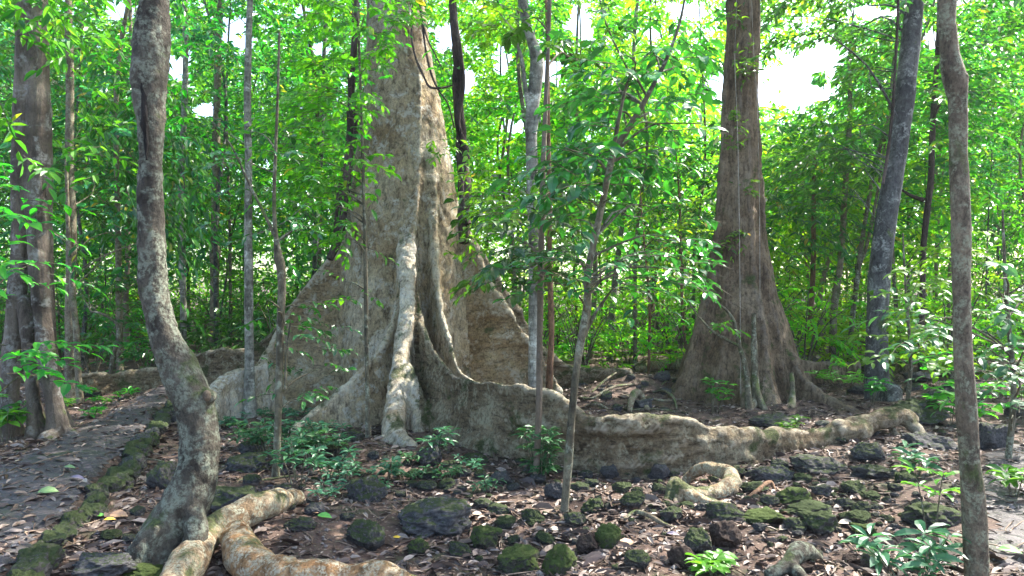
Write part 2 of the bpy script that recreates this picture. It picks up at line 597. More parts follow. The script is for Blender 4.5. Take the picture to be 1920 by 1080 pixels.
def ground_mat(name, soil, humus, pale, moss, stone=False):
    m, nt = new_mat(name); t = NT(nt)
    c0 = t.coords(rnd=False)
    n1 = t.noise(c0, 1.3, 6, .62)
    n2 = t.noise(c0, 14, 6, .7)
    n3 = t.noise(c0, 90, 4, .7)
    col = t.ramp(n1, [(.34, humus), (.52, soil), (.72, tuple(x * 1.25 for x in soil))])
    col = t.mix(.8, col, t.ramp(n2, [(.32, (.4, .38, .37)), (.52, (1, 1, 1)), (.72, (1.45, 1.4, 1.35))]), 'MULTIPLY')
    # tiny bits of dead leaf, twig and gravel
    vo = t.n('ShaderNodeTexVoronoi'); vo.inputs['Scale'].default_value = 34; vo.feature = 'F1'
    t.l(t.coords((1, 1.7, 1), rnd=False), vo.inputs['Vector'])
    sp = t.n('ShaderNodeSeparateColor'); t.l(vo.outputs['Color'], sp.inputs[0])
    bits = t.math('MULTIPLY', t.ramp(vo.outputs['Distance'], [(.28, (1,) * 3), (.36, (0,) * 3)]), t.ramp(sp.outputs[0], [(.62, (0,) * 3), (.64, (1,) * 3)]))
    col = t.mix(t.math('MULTIPLY', bits, .8), col, t.mix(sp.outputs[1], tuple(x * .7 for x in pale), pale))
    mf = t.ramp(t.noise(c0, 2.3, 6, .66, .5), [(.56, (0,) * 3), (.66, (.9,) * 3)])
    mf = t.math('MULTIPLY', mf, t.ramp(n3, [(.3, (.4,) * 3), (.6, (1,) * 3)]))
    col = t.mix(mf, col, moss)
    h = t.math('ADD', t.math('ADD', t.math('MULTIPLY', n2, .8), t.math('MULTIPLY', n3, .5)), t.math('MULTIPLY', bits, .35))
    if stone:
        v2 = t.n('ShaderNodeTexVoronoi'); v2.feature = 'DISTANCE_TO_EDGE'; v2.inputs['Scale'].default_value = 3.1
        dn = t.n('ShaderNodeVectorMath', operation='ADD'); t.l(c0, dn.inputs[0])
        nz = t.n('ShaderNodeVectorMath', operation='SCALE'); nz.inputs['Scale'].default_value = .35; t.l(t.noise(c0, 2.5, 3, out=1), nz.inputs[0]); t.l(nz.outputs[0], dn.inputs[1])
        t.l(dn.outputs[0], v2.inputs['Vector'])
        cr = t.ramp(v2.outputs[0], [(.0, (0,) * 3), (.10, (1,) * 3)])
        col = t.mix(.35, col, t.ramp(cr, [(0, (.35,) * 3), (1, (1,) * 3)]), 'MULTIPLY')
        h = t.math('ADD', h, t.math('MULTIPLY', cr, .9))
    b = t.bump(h, .9, .02)
    t.out(col, .85 if not stone else .62, b, .25)
    return m


M = {}
M['leaf_sunlit'] = leaf_mat('sunlit leaf tone', [(.05, .20, .010), (.095, .29, .013), (.20, .40, .018)], (2.1, 2.0, 1.0), .58, yellow=.03)  # sunlight on the back wood is put into this brighter, yellower leaf colour
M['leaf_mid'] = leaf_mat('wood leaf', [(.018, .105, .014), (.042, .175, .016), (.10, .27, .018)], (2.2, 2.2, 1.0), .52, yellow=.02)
M['leaf_shade'] = leaf_mat('shaded leaf tone', [(.014, .078, .020), (.026, .118, .024), (.05, .17, .028)], (2.2, 2.4, 1.0), .42, .3, .5, yellow=.02)  # shade of the wood is put into this darker leaf colour
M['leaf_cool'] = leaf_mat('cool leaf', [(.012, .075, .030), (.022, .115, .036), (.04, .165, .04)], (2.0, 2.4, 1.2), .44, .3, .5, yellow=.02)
M['leaf_near'] = leaf_mat('sapling leaf', [(.025, .13, .012), (.05, .20, .014), (.10, .28, .016)], (2.4, 2.4, 1.0), .52, .34, .5, yellow=.02)
M['leaf_gloss'] = leaf_mat('glossy leaf', [(.013, .060, .016), (.024, .095, .02), (.045, .145, .024)], (2.3, 2.6, 1.0), .26, .26, .55)
M['leaf_herb'] = leaf_mat('herb leaf', [(.022, .085, .04), (.036, .12, .052), (.06, .16, .07)], (1.7, 1.9, 1.), .32, .4, .4)
M['leaf_fresh'] = leaf_mat('fresh leaf', [(.055, .19, .02), (.08, .24, .025), (.11, .29, .028)], (2.0, 2.0, 1.), .45)
M['twig'] = bark_mat('twig bark', (.05, .04, .03), (.09, .075, .055), (.14, .12, .09), bump=.3)
M['giant'] = bark_mat('giant bark', (.25, .175, .095), (.42, .335, .21), (.58, .51, .38), stretch=(9, 9, 3.5), big=1.3, lichen=(.64, .60, .50), lich_amt=.56, lich_scale=5, moss=.14, bump=1., dist=.10, crest=(.70, .64, .50), fine=40, fc=.8, nc=1.)
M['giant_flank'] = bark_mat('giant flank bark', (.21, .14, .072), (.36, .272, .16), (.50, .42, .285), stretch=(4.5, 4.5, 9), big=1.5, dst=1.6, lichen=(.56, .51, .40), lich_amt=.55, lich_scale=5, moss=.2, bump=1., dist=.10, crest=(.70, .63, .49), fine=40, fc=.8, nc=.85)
M['giant_pale'] = bark_mat('worn pale root bark', (.31, .24, .15), (.49, .415, .30), (.64, .585, .48), stretch=(12, 12, 2.5), big=2.2, lichen=(.68, .65, .57), lich_amt=.55, lich_scale=7, moss=.08, bump=1., dist=.07, crest=(.74, .70, .61), fine=44, fc=.7, nc=.9)  # paler tone for the front root and the elbow
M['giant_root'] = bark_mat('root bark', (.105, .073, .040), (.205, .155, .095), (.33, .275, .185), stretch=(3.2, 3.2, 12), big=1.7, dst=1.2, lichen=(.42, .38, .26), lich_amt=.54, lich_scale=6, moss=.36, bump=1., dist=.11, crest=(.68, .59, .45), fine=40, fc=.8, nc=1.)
M['dark_bark'] = bark_mat('ridged dark bark', (.072, .050, .030), (.15, .108, .068), (.255, .198, .135), stretch=(13, 13, 1.8), big=2.2, moss=.25, bump=1., dist=.06, crest=(.24, .20, .16))
M['red_bark'] = bark_mat('reddish grey bark', (.050, .038, .031), (.105, .084, .068), (.175, .148, .12), stretch=(6, 6, 1.2), big=2.0, lichen=(.24, .23, .21), lich_amt=.56, lich_scale=5, moss=.22, bump=.8, dist=.03, fine=50, fc=.4)
M['lichen_bark'] = bark_mat('lichen bark', (.036, .031, .025), (.082, .072, .056), (.135, .122, .095), stretch=(8, 8, 3.5), big=3.2, lichen=(.225, .245, .185), lich_amt=.50, lich_scale=8, moss=.36, bump=1., dist=.035, fine=60, fc=.6)
M['brown_bark'] = bark_mat('brown bark', (.075, .058, .042), (.135, .108, .076), (.20, .165, .118), stretch=(9, 9, 4), big=2., lichen=(.24, .25, .17), lich_amt=.52, lich_scale=13, moss=.4, bump=1., dist=.02, fine=60)
M['grey_bark'] = bark_mat('grey bark', (.028, .029, .030), (.060, .061, .060), (.105, .106, .10), stretch=(8, 8, 4), big=1.8, lichen=(.21, .22, .20), lich_amt=.55, lich_scale=7, moss=.1, bump=.5)
M['smooth_bark'] = bark_mat('pale smooth bark', (.095, .095, .078), (.165, .16, .137), (.25, .245, .21), stretch=(7, 7, 3), big=1.8, lichen=(.42, .43, .38), lich_amt=.57, lich_scale=6, moss=.18, bump=.4, band=True)
M['thin_bark'] = bark_mat('sapling bark', (.048, .042, .028), (.09, .08, .054), (.145, .13, .092), stretch=(12, 12, 4), big=2.5, lichen=(.25, .27, .20), lich_amt=.57, lich_scale=9, moss=.25, bump=.5)
M['rust_bark'] = bark_mat('rusty bark', (.075, .042, .025), (.13, .075, .045), (.19, .115, .072), stretch=(12, 12, 4), bump=.5)
M['liana_bark'] = bark_mat('liana bark', (.025, .018, .016), (.055, .04, .035), (.10, .078, .07), stretch=(14, 14, 2), bump=.9, dist=.02)
M['log_bark'] = bark_mat('surface root bark', (.16, .095, .05), (.28, .195, .115), (.42, .33, .22), stretch=(9, 9, 9), big=3.2, lichen=(.45, .45, .33), lich_amt=.5, lich_scale=14, moss=.2, bump=1., dist=.04, fine=60, crest=(.46, .36, .25))
M['log_orange'] = bark_mat('orange root bark', (.20, .10, .04), (.36, .22, .11), (.48, .36, .22), stretch=(8, 8, 8), big=4., lichen=(.50, .46, .34), lich_amt=.5, lich_scale=16, moss=.06, bump=1., dist=.04, fine=60)
M['hollow'] = bark_mat('dark slit tone', (.008, .007, .006), (.015, .013, .012), (.03, .026, .023), bump=.6)  # near-black: the dark inside of the slit is put into the colour
M['cord'] = bark_mat('pale cord', (.20, .18, .15), (.28, .26, .22), (.36, .33, .29), bump=.2)
M['rock_moss'] = rock_mat('mossy lava', (.035, .033, .034), (.13, .12, .112), (.050, .068, .026), .27)
M['rock_dark'] = rock_mat('dark lava', (.032, .032, .035), (.125, .12, .12), (.045, .06, .025), .13)
M['rock_brown'] = rock_mat('brown lava', (.03, .02, .016), (.09, .066, .055), (.05, .07, .02), .0)
M['rock_green'] = rock_mat('green moss cushion', (.035, .036, .028), (.11, .10, .08), (.065, .092, .025), .42)
M['ground'] = ground_mat('forest floor', (.085, .054, .041), (.038, .027, .023), (.27, .205, .16), (.03, .045, .014))
M['path'] = ground_mat('trodden stone path', (.066, .057, .058), (.038, .032, .034), (.21, .18, .155), (.03, .045, .016), True)


def litter_mat(name, cols):
    m, nt = new_mat(name); t = NT(nt)
    g = t.n('ShaderNodeNewGeometry')
    c = t.ramp(g.outputs['Random Per Island'], [(i / (len(cols) - 1), k) for i, k in enumerate(cols)])
    c = t.mix(.5, c, t.ramp(t.noise(t.coords(rnd=False), 60, 3), [(.35, (.6, .57, .55)), (.65, (1.2, 1.2, 1.2))]), 'MULTIPLY')
    t.out(c, .55, None, .4)
    return m


M['litter'] = litter_mat('dead leaves', [(.045, .027, .02), (.08, .05, .035), (.13, .085, .06), (.06, .04, .035), (.19, .135, .10), (.05, .032, .025), (.10, .07, .055), (.30, .24, .20), (.07, .045, .034), (.045, .03, .027)])
M['grit'] = litter_mat('grit', [(.05, .045, .045), (.10, .085, .08), (.16, .13, .12), (.07, .05, .042), (.22, .19, .17)])
M['stick'] = bark_mat('dead twig', (.10, .07, .05), (.18, .13, .095), (.28, .22, .17), bump=.2)
for nm, c in (('lf_green', (.10, .30, .05)), ('lf_yellow', (.62, .40, .03)), ('lf_pale', (.42, .34, .26)), ('lf_tan', (.32, .19, .11)), ('lf_dull', (.13, .21, .08)), ('lf_violet', (.13, .11, .15))):
    M[nm] = litter_mat('fallen ' + nm, [c, tuple(x * 1.15 for x in c)])

# ================================================================== SETTING
def grid_axis(lo, hi, fine_lo, fine_hi, step, grow=1.16):
    a = list(np.arange(fine_lo, fine_hi, step))
    s, x = step, fine_hi
    while x < hi:
        a.append(x); s *= grow; x += s
    a.append(hi)
    s, x = step * grow, fine_lo - step
    while x > lo:
        a.insert(0, x); s *= grow; x -= s
    a.insert(0, lo)
    return A(a)


def sheet(name, xs, ys, zoff, mat, mask=None):
    X, Y = np.meshgrid(xs, ys)
    V = np.stack([X.ravel(), Y.ravel(), gh(X.ravel(), Y.ravel()) + zoff], 1)
    nx = len(xs)
    i = (np.arange(len(ys) - 1)[:, None] * nx + np.arange(nx - 1)[None]).ravel()
    q = np.stack([i, i + 1, i + nx + 1, i + nx], 1)
    if mask is not None:
        k = mask(V[:, 0], V[:, 1])
        q = q[k[q].all(1)]
        used, inv = np.unique(q, return_inverse=True)
        V, q = V[used], inv.reshape(-1, 4)
    o = build(MB().add(V, [q]), name, mat)
    tag(o, None, None, kind='structure')
    return o


sheet('ground', grid_axis(-400, 400, -8, 8, .055), grid_axis(-40, 500, 2.6, 12.5, .055), 0, M['ground'])
fx = np.arange(-7, -1.8, .04); fy = np.arange(2.5, 12.5, .04)
sheet('path', fx, fy, .005, M['path'], lambda x, y: path_masks(x, y)[0] > .55)
sheet('path', np.arange(1.8, 9.4, .05), np.arange(2.5, 7.3, .05), .005, M['path'], lambda x, y: path_masks(x, y)[1] > .5)


# ================================================================== TREES
def along(stem, z):
    """points of a stem polyline at heights z"""
    s = stem[np.argsort(stem[:, 2])]
    return np.stack([np.interp(z, s[:, 2], s[:, k]) for k in range(2)] + [z], 1)


def crown_rand(mb, stem, z0, z1, rad, n, nl, leafL, detail, keep, bottom=.6, top=.45, tw=(.5, 1.1), **kw):
    u = rng.uniform(0, 1, n)
    z = z0 + (z1 - z0) * u
    C = along(stem, np.minimum(z, stem[:, 2].max()))
    C[:, 2] = z
    prof = rad * np.interp(u, [0, .35, .7, 1], [bottom, 1, .9, top])
    az = rng.uniform(0, 2 * math.pi, n)
    r = prof * np.sqrt(rng.uniform(.02, 1, n))
    # clump the twigs: pull towards a few whorls so that gaps stay open between them
    cl = max(4, n // 14)
    cz, ca, cr = rng.uniform(z0, z1, cl), rng.uniform(0, 6.28, cl), rng.uniform(.35, 1, cl)
    k = rng.integers(0, cl, n); f = rng.uniform(.3, .85, n)
    z = z * (1 - f) + cz[k] * f; az = az + ((ca[k] - az + math.pi) % (2 * math.pi) - math.pi) * f
    uu = np.clip((z - z0) / (z1 - z0), 0, 1); prof = rad * np.interp(uu, [0, .35, .7, 1], [bottom, 1, .9, top])
    r = r * (1 - f) + cr[k] * prof * f
    C = along(stem, np.minimum(z, stem[:, 2].max())); C[:, 2] = z
    B = C + np.stack([np.cos(az) * r, np.sin(az) * r, .12 * r], 1)
    D = np.stack([np.cos(az), np.sin(az), rng.uniform(-.15, .45, n)], 1) + rng.standard_normal((n, 3)) * .45
    if keep is not None:
        kk = keep(B); B, D = B[kk], D[kk]
    sprays(mb, B, D, rng.uniform(*tw, len(B)), nl, leafL, detail, keep=keep, **kw)
    # a handful of boughs from the stem out to the clumps
    out = []
    for i in range(min(cl, 12)):
        zz = cz[i]; pr = rad * .8 * cr[i]
        e = along(stem, A([min(zz, stem[:, 2].max())]))[0] + A([math.cos(ca[i]) * pr, math.sin(ca[i]) * pr, 0]); e[2] = zz
        zs = max(zz - pr * .55, stem[:, 2].min() + .6)
        s = along(stem, A([min(zs, stem[:, 2].max() - .05)]))[0]
        out.append((s, e))
    return out


def bough(mb, s, e, r, sag=.08, seg=5, n=7, seed=0):
    s, e = A(s), A(e); L = np.linalg.norm(e - s)
    m1 = s * .65 + e * .35 + A([0, 0, sag * L]) + rng.standard_normal(3) * .05 * L
    m2 = s * .3 + e * .7 + A([0, 0, sag * .8 * L]) + rng.standard_normal(3) * .04 * L
    mb.add(*tube([s, m1, m2, e], [r, r * .75, r * .5, r * .22], n, seg, .1, 6, seed))


def keep_pts(k):
    return k


def tree(name, label, cat, stem, radii, bark, leaf, crowns=(), regions=(), group=None, n=40, seg=12, lump=.12, ls=4., flare=None, extra=(), bough_r=.16, vine=None):
    """stem: world points base->top; crowns: dicts for crown_rand; regions: leafy sprays reaching out to given places"""
    stem = A(stem); radii = A(radii, )
    base = A([stem[0][0], stem[0][1], g1(stem[0][0], stem[0][1])])
    root = thing(name, base, label, cat, group)
    tb = MB()
    tb.add(*tube(stem, radii, n, seg, lump, ls, int(rng.integers(1e6))))
    cb = MB()
    fine = catmull(np.hstack([stem, radii[:, None]]), 60)
    fs, fr = fine[:, :3], fine[:, 3]
    for c in crowns:
        c = dict(c); lr = c.pop('boughs', True); keep = c.pop('keep', gap_keep)
        bs = crown_rand(cb, fs, keep=keep, **c)
        if lr:
            for s, e in bs:
                if keep is None or keep(A([e]))[0]:
                    i = np.argmin(np.abs(fs[:, 2] - s[2]))
                    bough(tb, s, e, max(.006, fr[i] * bough_r))
    for rg in regions:
        rg = dict(rg); keep = rg.pop('keep', clear_keep)
        region(cb, tb, fs, fr, keep=keep, **rg)
    for V, P in extra:
        tb.add(V, P)
    build(tb, 'trunk', bark, root, base)
    if cb.n:
        build(cb, 'crown', [leaf, M['twig']], root, base, smooth=(1,))
    return root


def region(cb, tb, fs, fr, box, Y, n, nl=9, leafL=.13, detail=2, keep=None, limbs=5, tw=(.25, .6), limb_r=.011, **kw):
    """leafy branches that fill a stretch of air: box in photo pixels at distances Y"""
    x0, y0, x1, y1 = box
    c = [W(rng.uniform(x0, x1), rng.uniform(y0, y1), rng.uniform(*Y)) for _ in range(limbs)]
    B, D = [], []
    for e in c:
        i = np.argmin(np.abs(fs[:, 2] - (e[2] - .35 * np.linalg.norm((e - fs[np.argmin(np.abs(fs[:, 2] - e[2]))])[:2])))) 
        s = fs[i]
        if keep is not None and not keep(A([e]))[0]:
            continue
        bough(tb, s, e, min(limb_r, max(.004, fr[i] * .6)), .1)
    for _ in range(n):
        e = W(rng.uniform(x0, x1), rng.uniform(y0, y1), rng.uniform(*Y))
        k = c[int(np.argmin([np.linalg.norm(e - q) for q in c]))]
        f = rng.uniform(.0, .55)
        b = e * (1 - f) + k * f
        s = fs[np.argmin(np.abs(fs[:, 2] - e[2]))]
        d = nrm(e - s) * .8 + nrm(e - k) * .5 + rng.standard_normal(3) * .4
        d[2] = d[2] * .4 + .1
        B.append(b); D.append(d)
    B, D = A(B), A(D)
    if keep is not None:
        kk = keep(B); B, D = B[kk], D[kk]
    sprays(cb, B, D, rng.uniform(*tw, len(B)), nl, leafL, detail, keep=keep, **kw)


def ppath(pts, Y, up=None, sink=.08):
    """photo polyline (px,py,width px) at distance Y (or per-point) -> world points, radii; first point is the base"""
    P, R = [], []
    for i, p in enumerate(pts):
        y = p[3] if len(p) > 3 else Y
        P.append(W(p[0], p[1], y)); R.append(p[2] / 2 / F * y)
    P[0] = A([P[0][0], P[0][1], g1(P[0][0], P[0][1]) - sink])
    if up:
        d = P[-1] - P[-2]; d = d / d[2]
        for h, k in up:
            P.append(P[-1] + A([d[0] * .4 + rng.normal() * .05, d[1] * .4 + rng.normal() * .05, 1]) * h); R.append(R[-1] * k)
    return A(P), A(R)


# ------------------------------------------------------------------ the giant with buttress roots
def fpts(l):
    return [(*W(a, b, Y)[:2], W(a, b, Y)[2], wt, wb) for a, b, Y, wt, wb in l]


fins = [
    ('front', [(776, 120, 9.62, .09, .25), (773, 220, 9.46, .10, .28), (768, 330, 9.36, .10, .32), (762, 450, 9.18, .09, .36), (763, 560, 8.75, .075, .30), (752, 640, 8.35, .075, .21), (744, 720, 7.95, .085, .17), (738, 780, 7.6, .09, .16), (744, 822, 7.3, .09, .17), (768, 846, 7.05, .05, .12)]),
    ('frontleft', [(752, 535, 8.98, .06, .3), (737, 595, 8.75, .055, .26), (712, 650, 8.55, .06, .28), (660, 705, 8.4, .07, .28), (610, 750, 8.25, .08, .27), (575, 780, 8.1, .08, .24), (540, 806, 7.95, .06, .18)]),
    ('long', [(772, 530, 9.15, .08, .3), (790, 600, 8.7, .06, .34), (815, 655, 8.2, .055, .38), (850, 700, 7.65, .05, .36), (900, 715, 7.1, .045, .31), (980, 722, 6.7, .045, .26), (1050, 735, 6.5, .045, .22), (1085, 763, 6.42, .045, .2), (1115, 786, 6.36, .05, .19), (1160, 775, 6.3, .05, .19), (1230, 774, 6.3, .055, .19), (1330, 793, 6.4, .065, .17), (1430, 805, 6.7, .08, .165), (1530, 801, 7.1, .09, .15), (1596, 797, 7.4, .09, .11)]),
    ('inner', [(806, 240, 9.60, .10, .25), (810, 330, 9.48, .09, .28), (813, 410, 9.36, .08, .3), (818, 500, 9.2, .06, .28), (828, 580, 9.0, .045, .22), (845, 640, 8.8, .04, .19), (865, 695, 8.6, .04, .15), (930, 735, 8.4, .05, .15)]),
    ('broad', [(826, 180, 10, .12, .35), (842, 290, 10, .12, .45), (862, 390, 9.95, .10, .5), (893, 460, 9.9, .085, .5), (932, 540, 9.75, .07, .45), (985, 622, 9.6, .06, .36), (1030, 685, 9.4, .06, .26), (1052, 730, 9.25, .05, .2)]),
    ('back', [(885, 440, 10.7, .1, .5), (920, 495, 10.8, .075, .45), (965, 565, 10.9, .07, .38), (1010, 640, 11, .07, .32), (1060, 680, 11, .08, .27), (1120, 690, 10.9, .08, .22), (1185, 690, 10.7, .08, .17)]),
    ('broadleft', [(690, 250, 10, .12, .35), (672, 370, 9.95, .12, .45), (638, 452, 9.85, .085, .5), (590, 512, 9.75, .075, .5), (545, 572, 9.65, .07, .46), (508, 640, 9.45, .07, .42), (480, 686, 9.25, .08, .3), (455, 700, 9.15, .07, .25)]),
    ('elbow', [(500, 678, 9.3, .08, .26), (478, 686, 9.2, .10, .26), (440, 692, 9.05, .12, .23), (408, 712, 8.85, .13, .2), (399, 755, 8.55, .12, .17), (408, 805, 8.2, .08, .14)]),
    ('far', [(660, 440, 10.5, .1, .5), (600, 520, 10.8, .08, .42), (540, 590, 11.1, .07, .36), (490, 640, 11.25, .07, .3), (450, 653, 11.2, .07, .26), (400, 655, 11.15, .07, .25), (350, 663, 11.1, .07, .25), (310, 681, 11.0, .065, .24), (260, 691, 10.9, .07, .24), (200, 697, 10.7, .06, .22), (150, 702, 10.5, .06, .2), (95, 713, 10.3, .06, .17)]),
]
TR = A([(-1.52, 10.05, -.3, 1.0), (-1.52, 10.05, .4, .95), (-1.53, 10.05, 1.2, .86), (-1.54, 10.05, 2.0, .80), (-1.55, 10.05, 2.66, .77), (-1.55, 10.05, 3.8, .60), (-1.60, 10.05, 4.8, .47), (-1.64, 10.05, 5.7, .41), (-1.7, 10.05, 8, .36), (-1.7, 10.1, 11, .33), (-1.6, 10.1, 15, .27)])
shells = [tube(TR[:, :3], TR[:, 3], 110, 40, .05, .9, 5)]
for nm, f in fins:
    shells.append(fin([(a, b, c + (.018 * math.sin(9.1 * a + 5 * b) + .012 * math.sin(23 * a) if nm in ('long', 'far') and c < .9 else 0), wt * (1.25 if nm == 'front' else .72), wb) for a, b, c, wt, wb in catmull(fpts(f), 60)], n=130))
kx = W(782, 748, 7.85)
shells.append(fin(fpts([(758, 660, 8.3, .07, .16), (772, 700, 8.1, .08, .16), (785, 742, 7.95, .09, .15), (784, 790, 7.8, .08, .13), (774, 826, 7.65, .06, .1)])))

endp = [W(1560, 812, 7.25), W(1610, 806, 7.45), (W(1640, 790, 7.55)), W(1668, 782, 7.65), W(1698, 784, 7.72), W(1706, 800, 7.75)]
shells.append(tube(endp, [.12, .125, .10, .115, .10, .05], 40, 14, .15, 6, 3))
shells.append(tube([W(1690, 784, 7.7), W(1712, 800, 7.6), W(1728, 815, 7.5), W(1740, 826, 7.4)], [.07, .05, .045, .03], 20, 10, .15, 8, 4))
shells.append(tube([W(1660, 792, 7.6), W(1690, 825, 7.5), W(1725, 838, 7.4)], [.05, .04, .025], 20, 10, .1, 8, 6))
shells.append(tube([W(745, 815, 7.35), W(770, 836, 7.1), W(778, 850, 7.0), W(800, 872, 6.85)], [.08, .06, .035, .02], 24, 10, .2, 8, 7))
shells.append(tube([W(720, 830, 7.4), W(690, 845, 7.4), W(640, 848, 7.45)], [.07, .05, .03], 24, 10, .2, 8, 8))
LIMBS = [((-1.7, 10.1, 10), (-8.2, 7.2, 14.8)), ((-1.65, 10.1, 11), (5.6, 7.0, 15.6)), ((-1.6, 10.1, 11.8), (2.2, 3.2, 15.6)), ((-1.6, 10.1, 12.2), (-5.2, 2.8, 15.6)), ((-1.7, 10.1, 10.5), (-5.2, 9.2, 13.5)), ((-1.65, 10.1, 11.5), (2.0, 11.2, 14.5)), ((-1.6, 10.1, 12.5), (-2.5, 6.5, 15.5)), ((-1.6, 10.1, 13), (-1.2, 14, 16))]
for s, e in LIMBS:
    s, e = A(s), A(e)
    shells.append(tube([s, s * .6 + e * .4 + A([0, 0, .5]), e], [.17, .12, .05], 30, 10, .1, 2, 1))
V, Q = fuse(shells, .025, 2)
N = vnormals(V, Q)
low = sstep(6, 3.2, V[:, 2])
# wrinkles run along the root walls, pits and welts sit on the trunk
d = .008 * fbm(V * A([2.2, 2.2, 5.0]), 4, 31) + low * (.006 + .026 * sstep(-1.0, -.1, V[:, 0])) * fbm(V * A([1.1, 1.1, 5.5]), 3, 33) + .010 * fbm(V * A([.8, .8, 1.2]), 2, 77) + .009 * fbm(V * 10, 4, 41, .6)
V = V + N * (d * (.55 + .6 * low))[:, None]
FC = V[Q].mean(1)
best = np.full(len(FC), 1e9); lab = np.zeros(len(FC), int)
for k, (nm, f) in enumerate(fins):
    S = catmull(fpts(f), 160)
    dd = np.full(len(FC), 1e9)
    for j in range(0, 160, 2):
        pen = np.maximum(0, FC[:, 2] - S[j, 2] - .05) * 1.5
        dd = np.minimum(dd, np.hypot(FC[:, 0] - S[j, 0], FC[:, 1] - S[j, 1]) - S[j, 3] * .5 + pen)
    b = dd < best
    best[b] = dd[b]; lab[b] = k + 1
tc = along(TR[:, :3], np.clip(FC[:, 2], 0, 14)); trr = np.interp(FC[:, 2], TR[:, 2], TR[:, 3])
inside = (np.hypot(FC[:, 0] - tc[:, 0], FC[:, 1] - tc[:, 1]) < trr * 1.04 + .05) | (FC[:, 2] > 3.0)
lab[inside & ~((lab == 1) & (FC[:, 2] < 1.6) & (FC[:, 1] < 9.2))] = 0
lab[FC[:, 2] > 3.0] = 0
gbase = A([-1.52, 10.05, g1(-1.52, 10.05)])
giant = thing('buttressed_tree', gbase, 'giant pale tree with tall flaring buttress roots, by far the thickest trunk', 'tree')
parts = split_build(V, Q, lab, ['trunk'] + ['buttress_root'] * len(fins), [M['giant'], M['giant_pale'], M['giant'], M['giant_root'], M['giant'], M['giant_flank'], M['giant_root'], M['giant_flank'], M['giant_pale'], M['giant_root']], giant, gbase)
cb = MB()


def shade_canopy(cb, c, R, z, n, seed, leafL=.24):  # unseen leaf layer overhead, added to shade and dapple what lies below
    r = R * np.sqrt(rng.uniform(0, 1, n)); a = rng.uniform(0, 6.283, n)
    B = np.stack([c[0] + r * np.cos(a), c[1] + r * np.sin(a), z + rng.uniform(-.2, 1.6, n) - .012 * r * r], 1)
    B = B[fbm(B * A([.42, .42, .3]), 3, seed) > -.12]
    sprays(cb, B, rng.standard_normal((len(B), 3)) * A([1, 1, .3]), rng.uniform(.6, 1.2, len(B)), 12, leafL, 0, tilt=.5)


shade_canopy(cb, (-1.6, 8.5), 10.5, 15.5, 1900, 90)  # out of view, spread wide to darken and dapple the ground
build(cb, 'crown', [M['leaf_mid'], M['twig']], giant, gbase, smooth=(1,))

# ------------------------------------------------------------------ the second big tree
T2 = A([(1380, 800, 290), (1380, 745, 250), (1382, 700, 214), (1385, 650, 186), (1385, 600, 160), (1385, 500, 110), (1385, 400, 90), (1388, 200, 66), (1393, 0, 60)], float)
P2c = A([W(a, b, 10.3) for a, b, w in T2]); R2 = T2[:, 2] / 2 / F * 10.3
P2c = np.vstack([P2c, P2c[-1] + A([.05, 0, 3]), P2c[-1] + A([.1, .1, 7])]); R2 = np.concatenate([R2, [.21, .14]])
V0, P0 = tube(P2c, R2, 90, 64)
zz = V0[:, 2]; ax = along(P2c, np.clip(zz, 0, 12)); dx, dy = V0[:, 0] - ax[:, 0], V0[:, 1] - ax[:, 1]
th = np.arctan2(dy, dx)
lob = (.10 * np.cos(5 * th + 1.2 + .25 * zz) + .07 * np.cos(9 * th + .5) + .04 * np.cos(14 * th + .3 * zz)) * np.interp(zz, [0, 1.2, 3, 8], [1, .8, .45, .3])
V0[:, 0] += dx * lob; V0[:, 1] += dy * lob
fins2 = [
    [(1450, 585, 10.05, .08, .3), (1478, 645, 9.85, .075, .34), (1512, 705, 9.55, .07, .3), (1560, 742, 9.25, .07, .24), (1610, 768, 8.95, .07, .19), (1640, 786, 8.8, .05, .14)],
    [(1455, 600, 10.7, .08, .3), (1482, 655, 11.0, .07, .28), (1515, 675, 11.2, .055, .22), (1560, 678, 11.3, .055, .18), (1612, 678, 11.3, .07, .15)],
    [(1315, 610, 10.25, .1, .3), (1290, 675, 10.15, .09, .26), (1262, 722, 10.05, .07, .2), (1235, 748, 9.95, .05, .15)],
    [(1390, 640, 9.75, .08, .2), (1392, 700, 9.5, .07, .18), (1398, 745, 9.3, .05, .14), (1405, 775, 9.1, .03, .1)],
]
sh = [(V0, P0)] + [fin(fpts(f), n=60) for f in fins2]
for s, e in (((3.4, 10.3, 9.0), (1.2, 10.5, 11.8)), ((3.45, 10.3, 9.6), (5.6, 11, 12)), ((3.45, 10.35, 10.5), (3.3, 8, 13))):
    s, e = A(s), A(e); sh.append(tube([s, s * .6 + e * .4 + A([0, 0, .3]), e], [.11, .08, .03], 24, 10))
V, Q = fuse(sh, .026, 4)
N = vnormals(V, Q)
d = .022 * fbm(V * A([7, 7, 1.1]), 3, 51) + .012 * fbm(V * A([3, 3, 3]), 3, 52) + .006 * fbm(V * 16, 2, 53)
V = V + N * d[:, None]
FC = V[Q].mean(1); best = np.full(len(FC), 1e9); lab = np.zeros(len(FC), int)
for k, f in enumerate(fins2):
    S = catmull(fpts(f), 80); dd = np.full(len(FC), 1e9)
    for j in range(80):
        dd = np.minimum(dd, np.hypot(FC[:, 0] - S[j, 0], FC[:, 1] - S[j, 1]) + np.maximum(0, FC[:, 2] - S[j, 2] - .05))
    b = dd < best; best[b] = dd[b]; lab[b] = k + 1
ax = along(P2c, np.clip(FC[:, 2], 0, 12)); rr = np.interp(FC[:, 2], P2c[:, 2], R2)
lab[(np.hypot(FC[:, 0] - ax[:, 0], FC[:, 1] - ax[:, 1]) < rr * 1.12) | (FC[:, 2] > 1.6)] = 0
b2 = A([3.3, 10.3, g1(3.3, 10.3)])
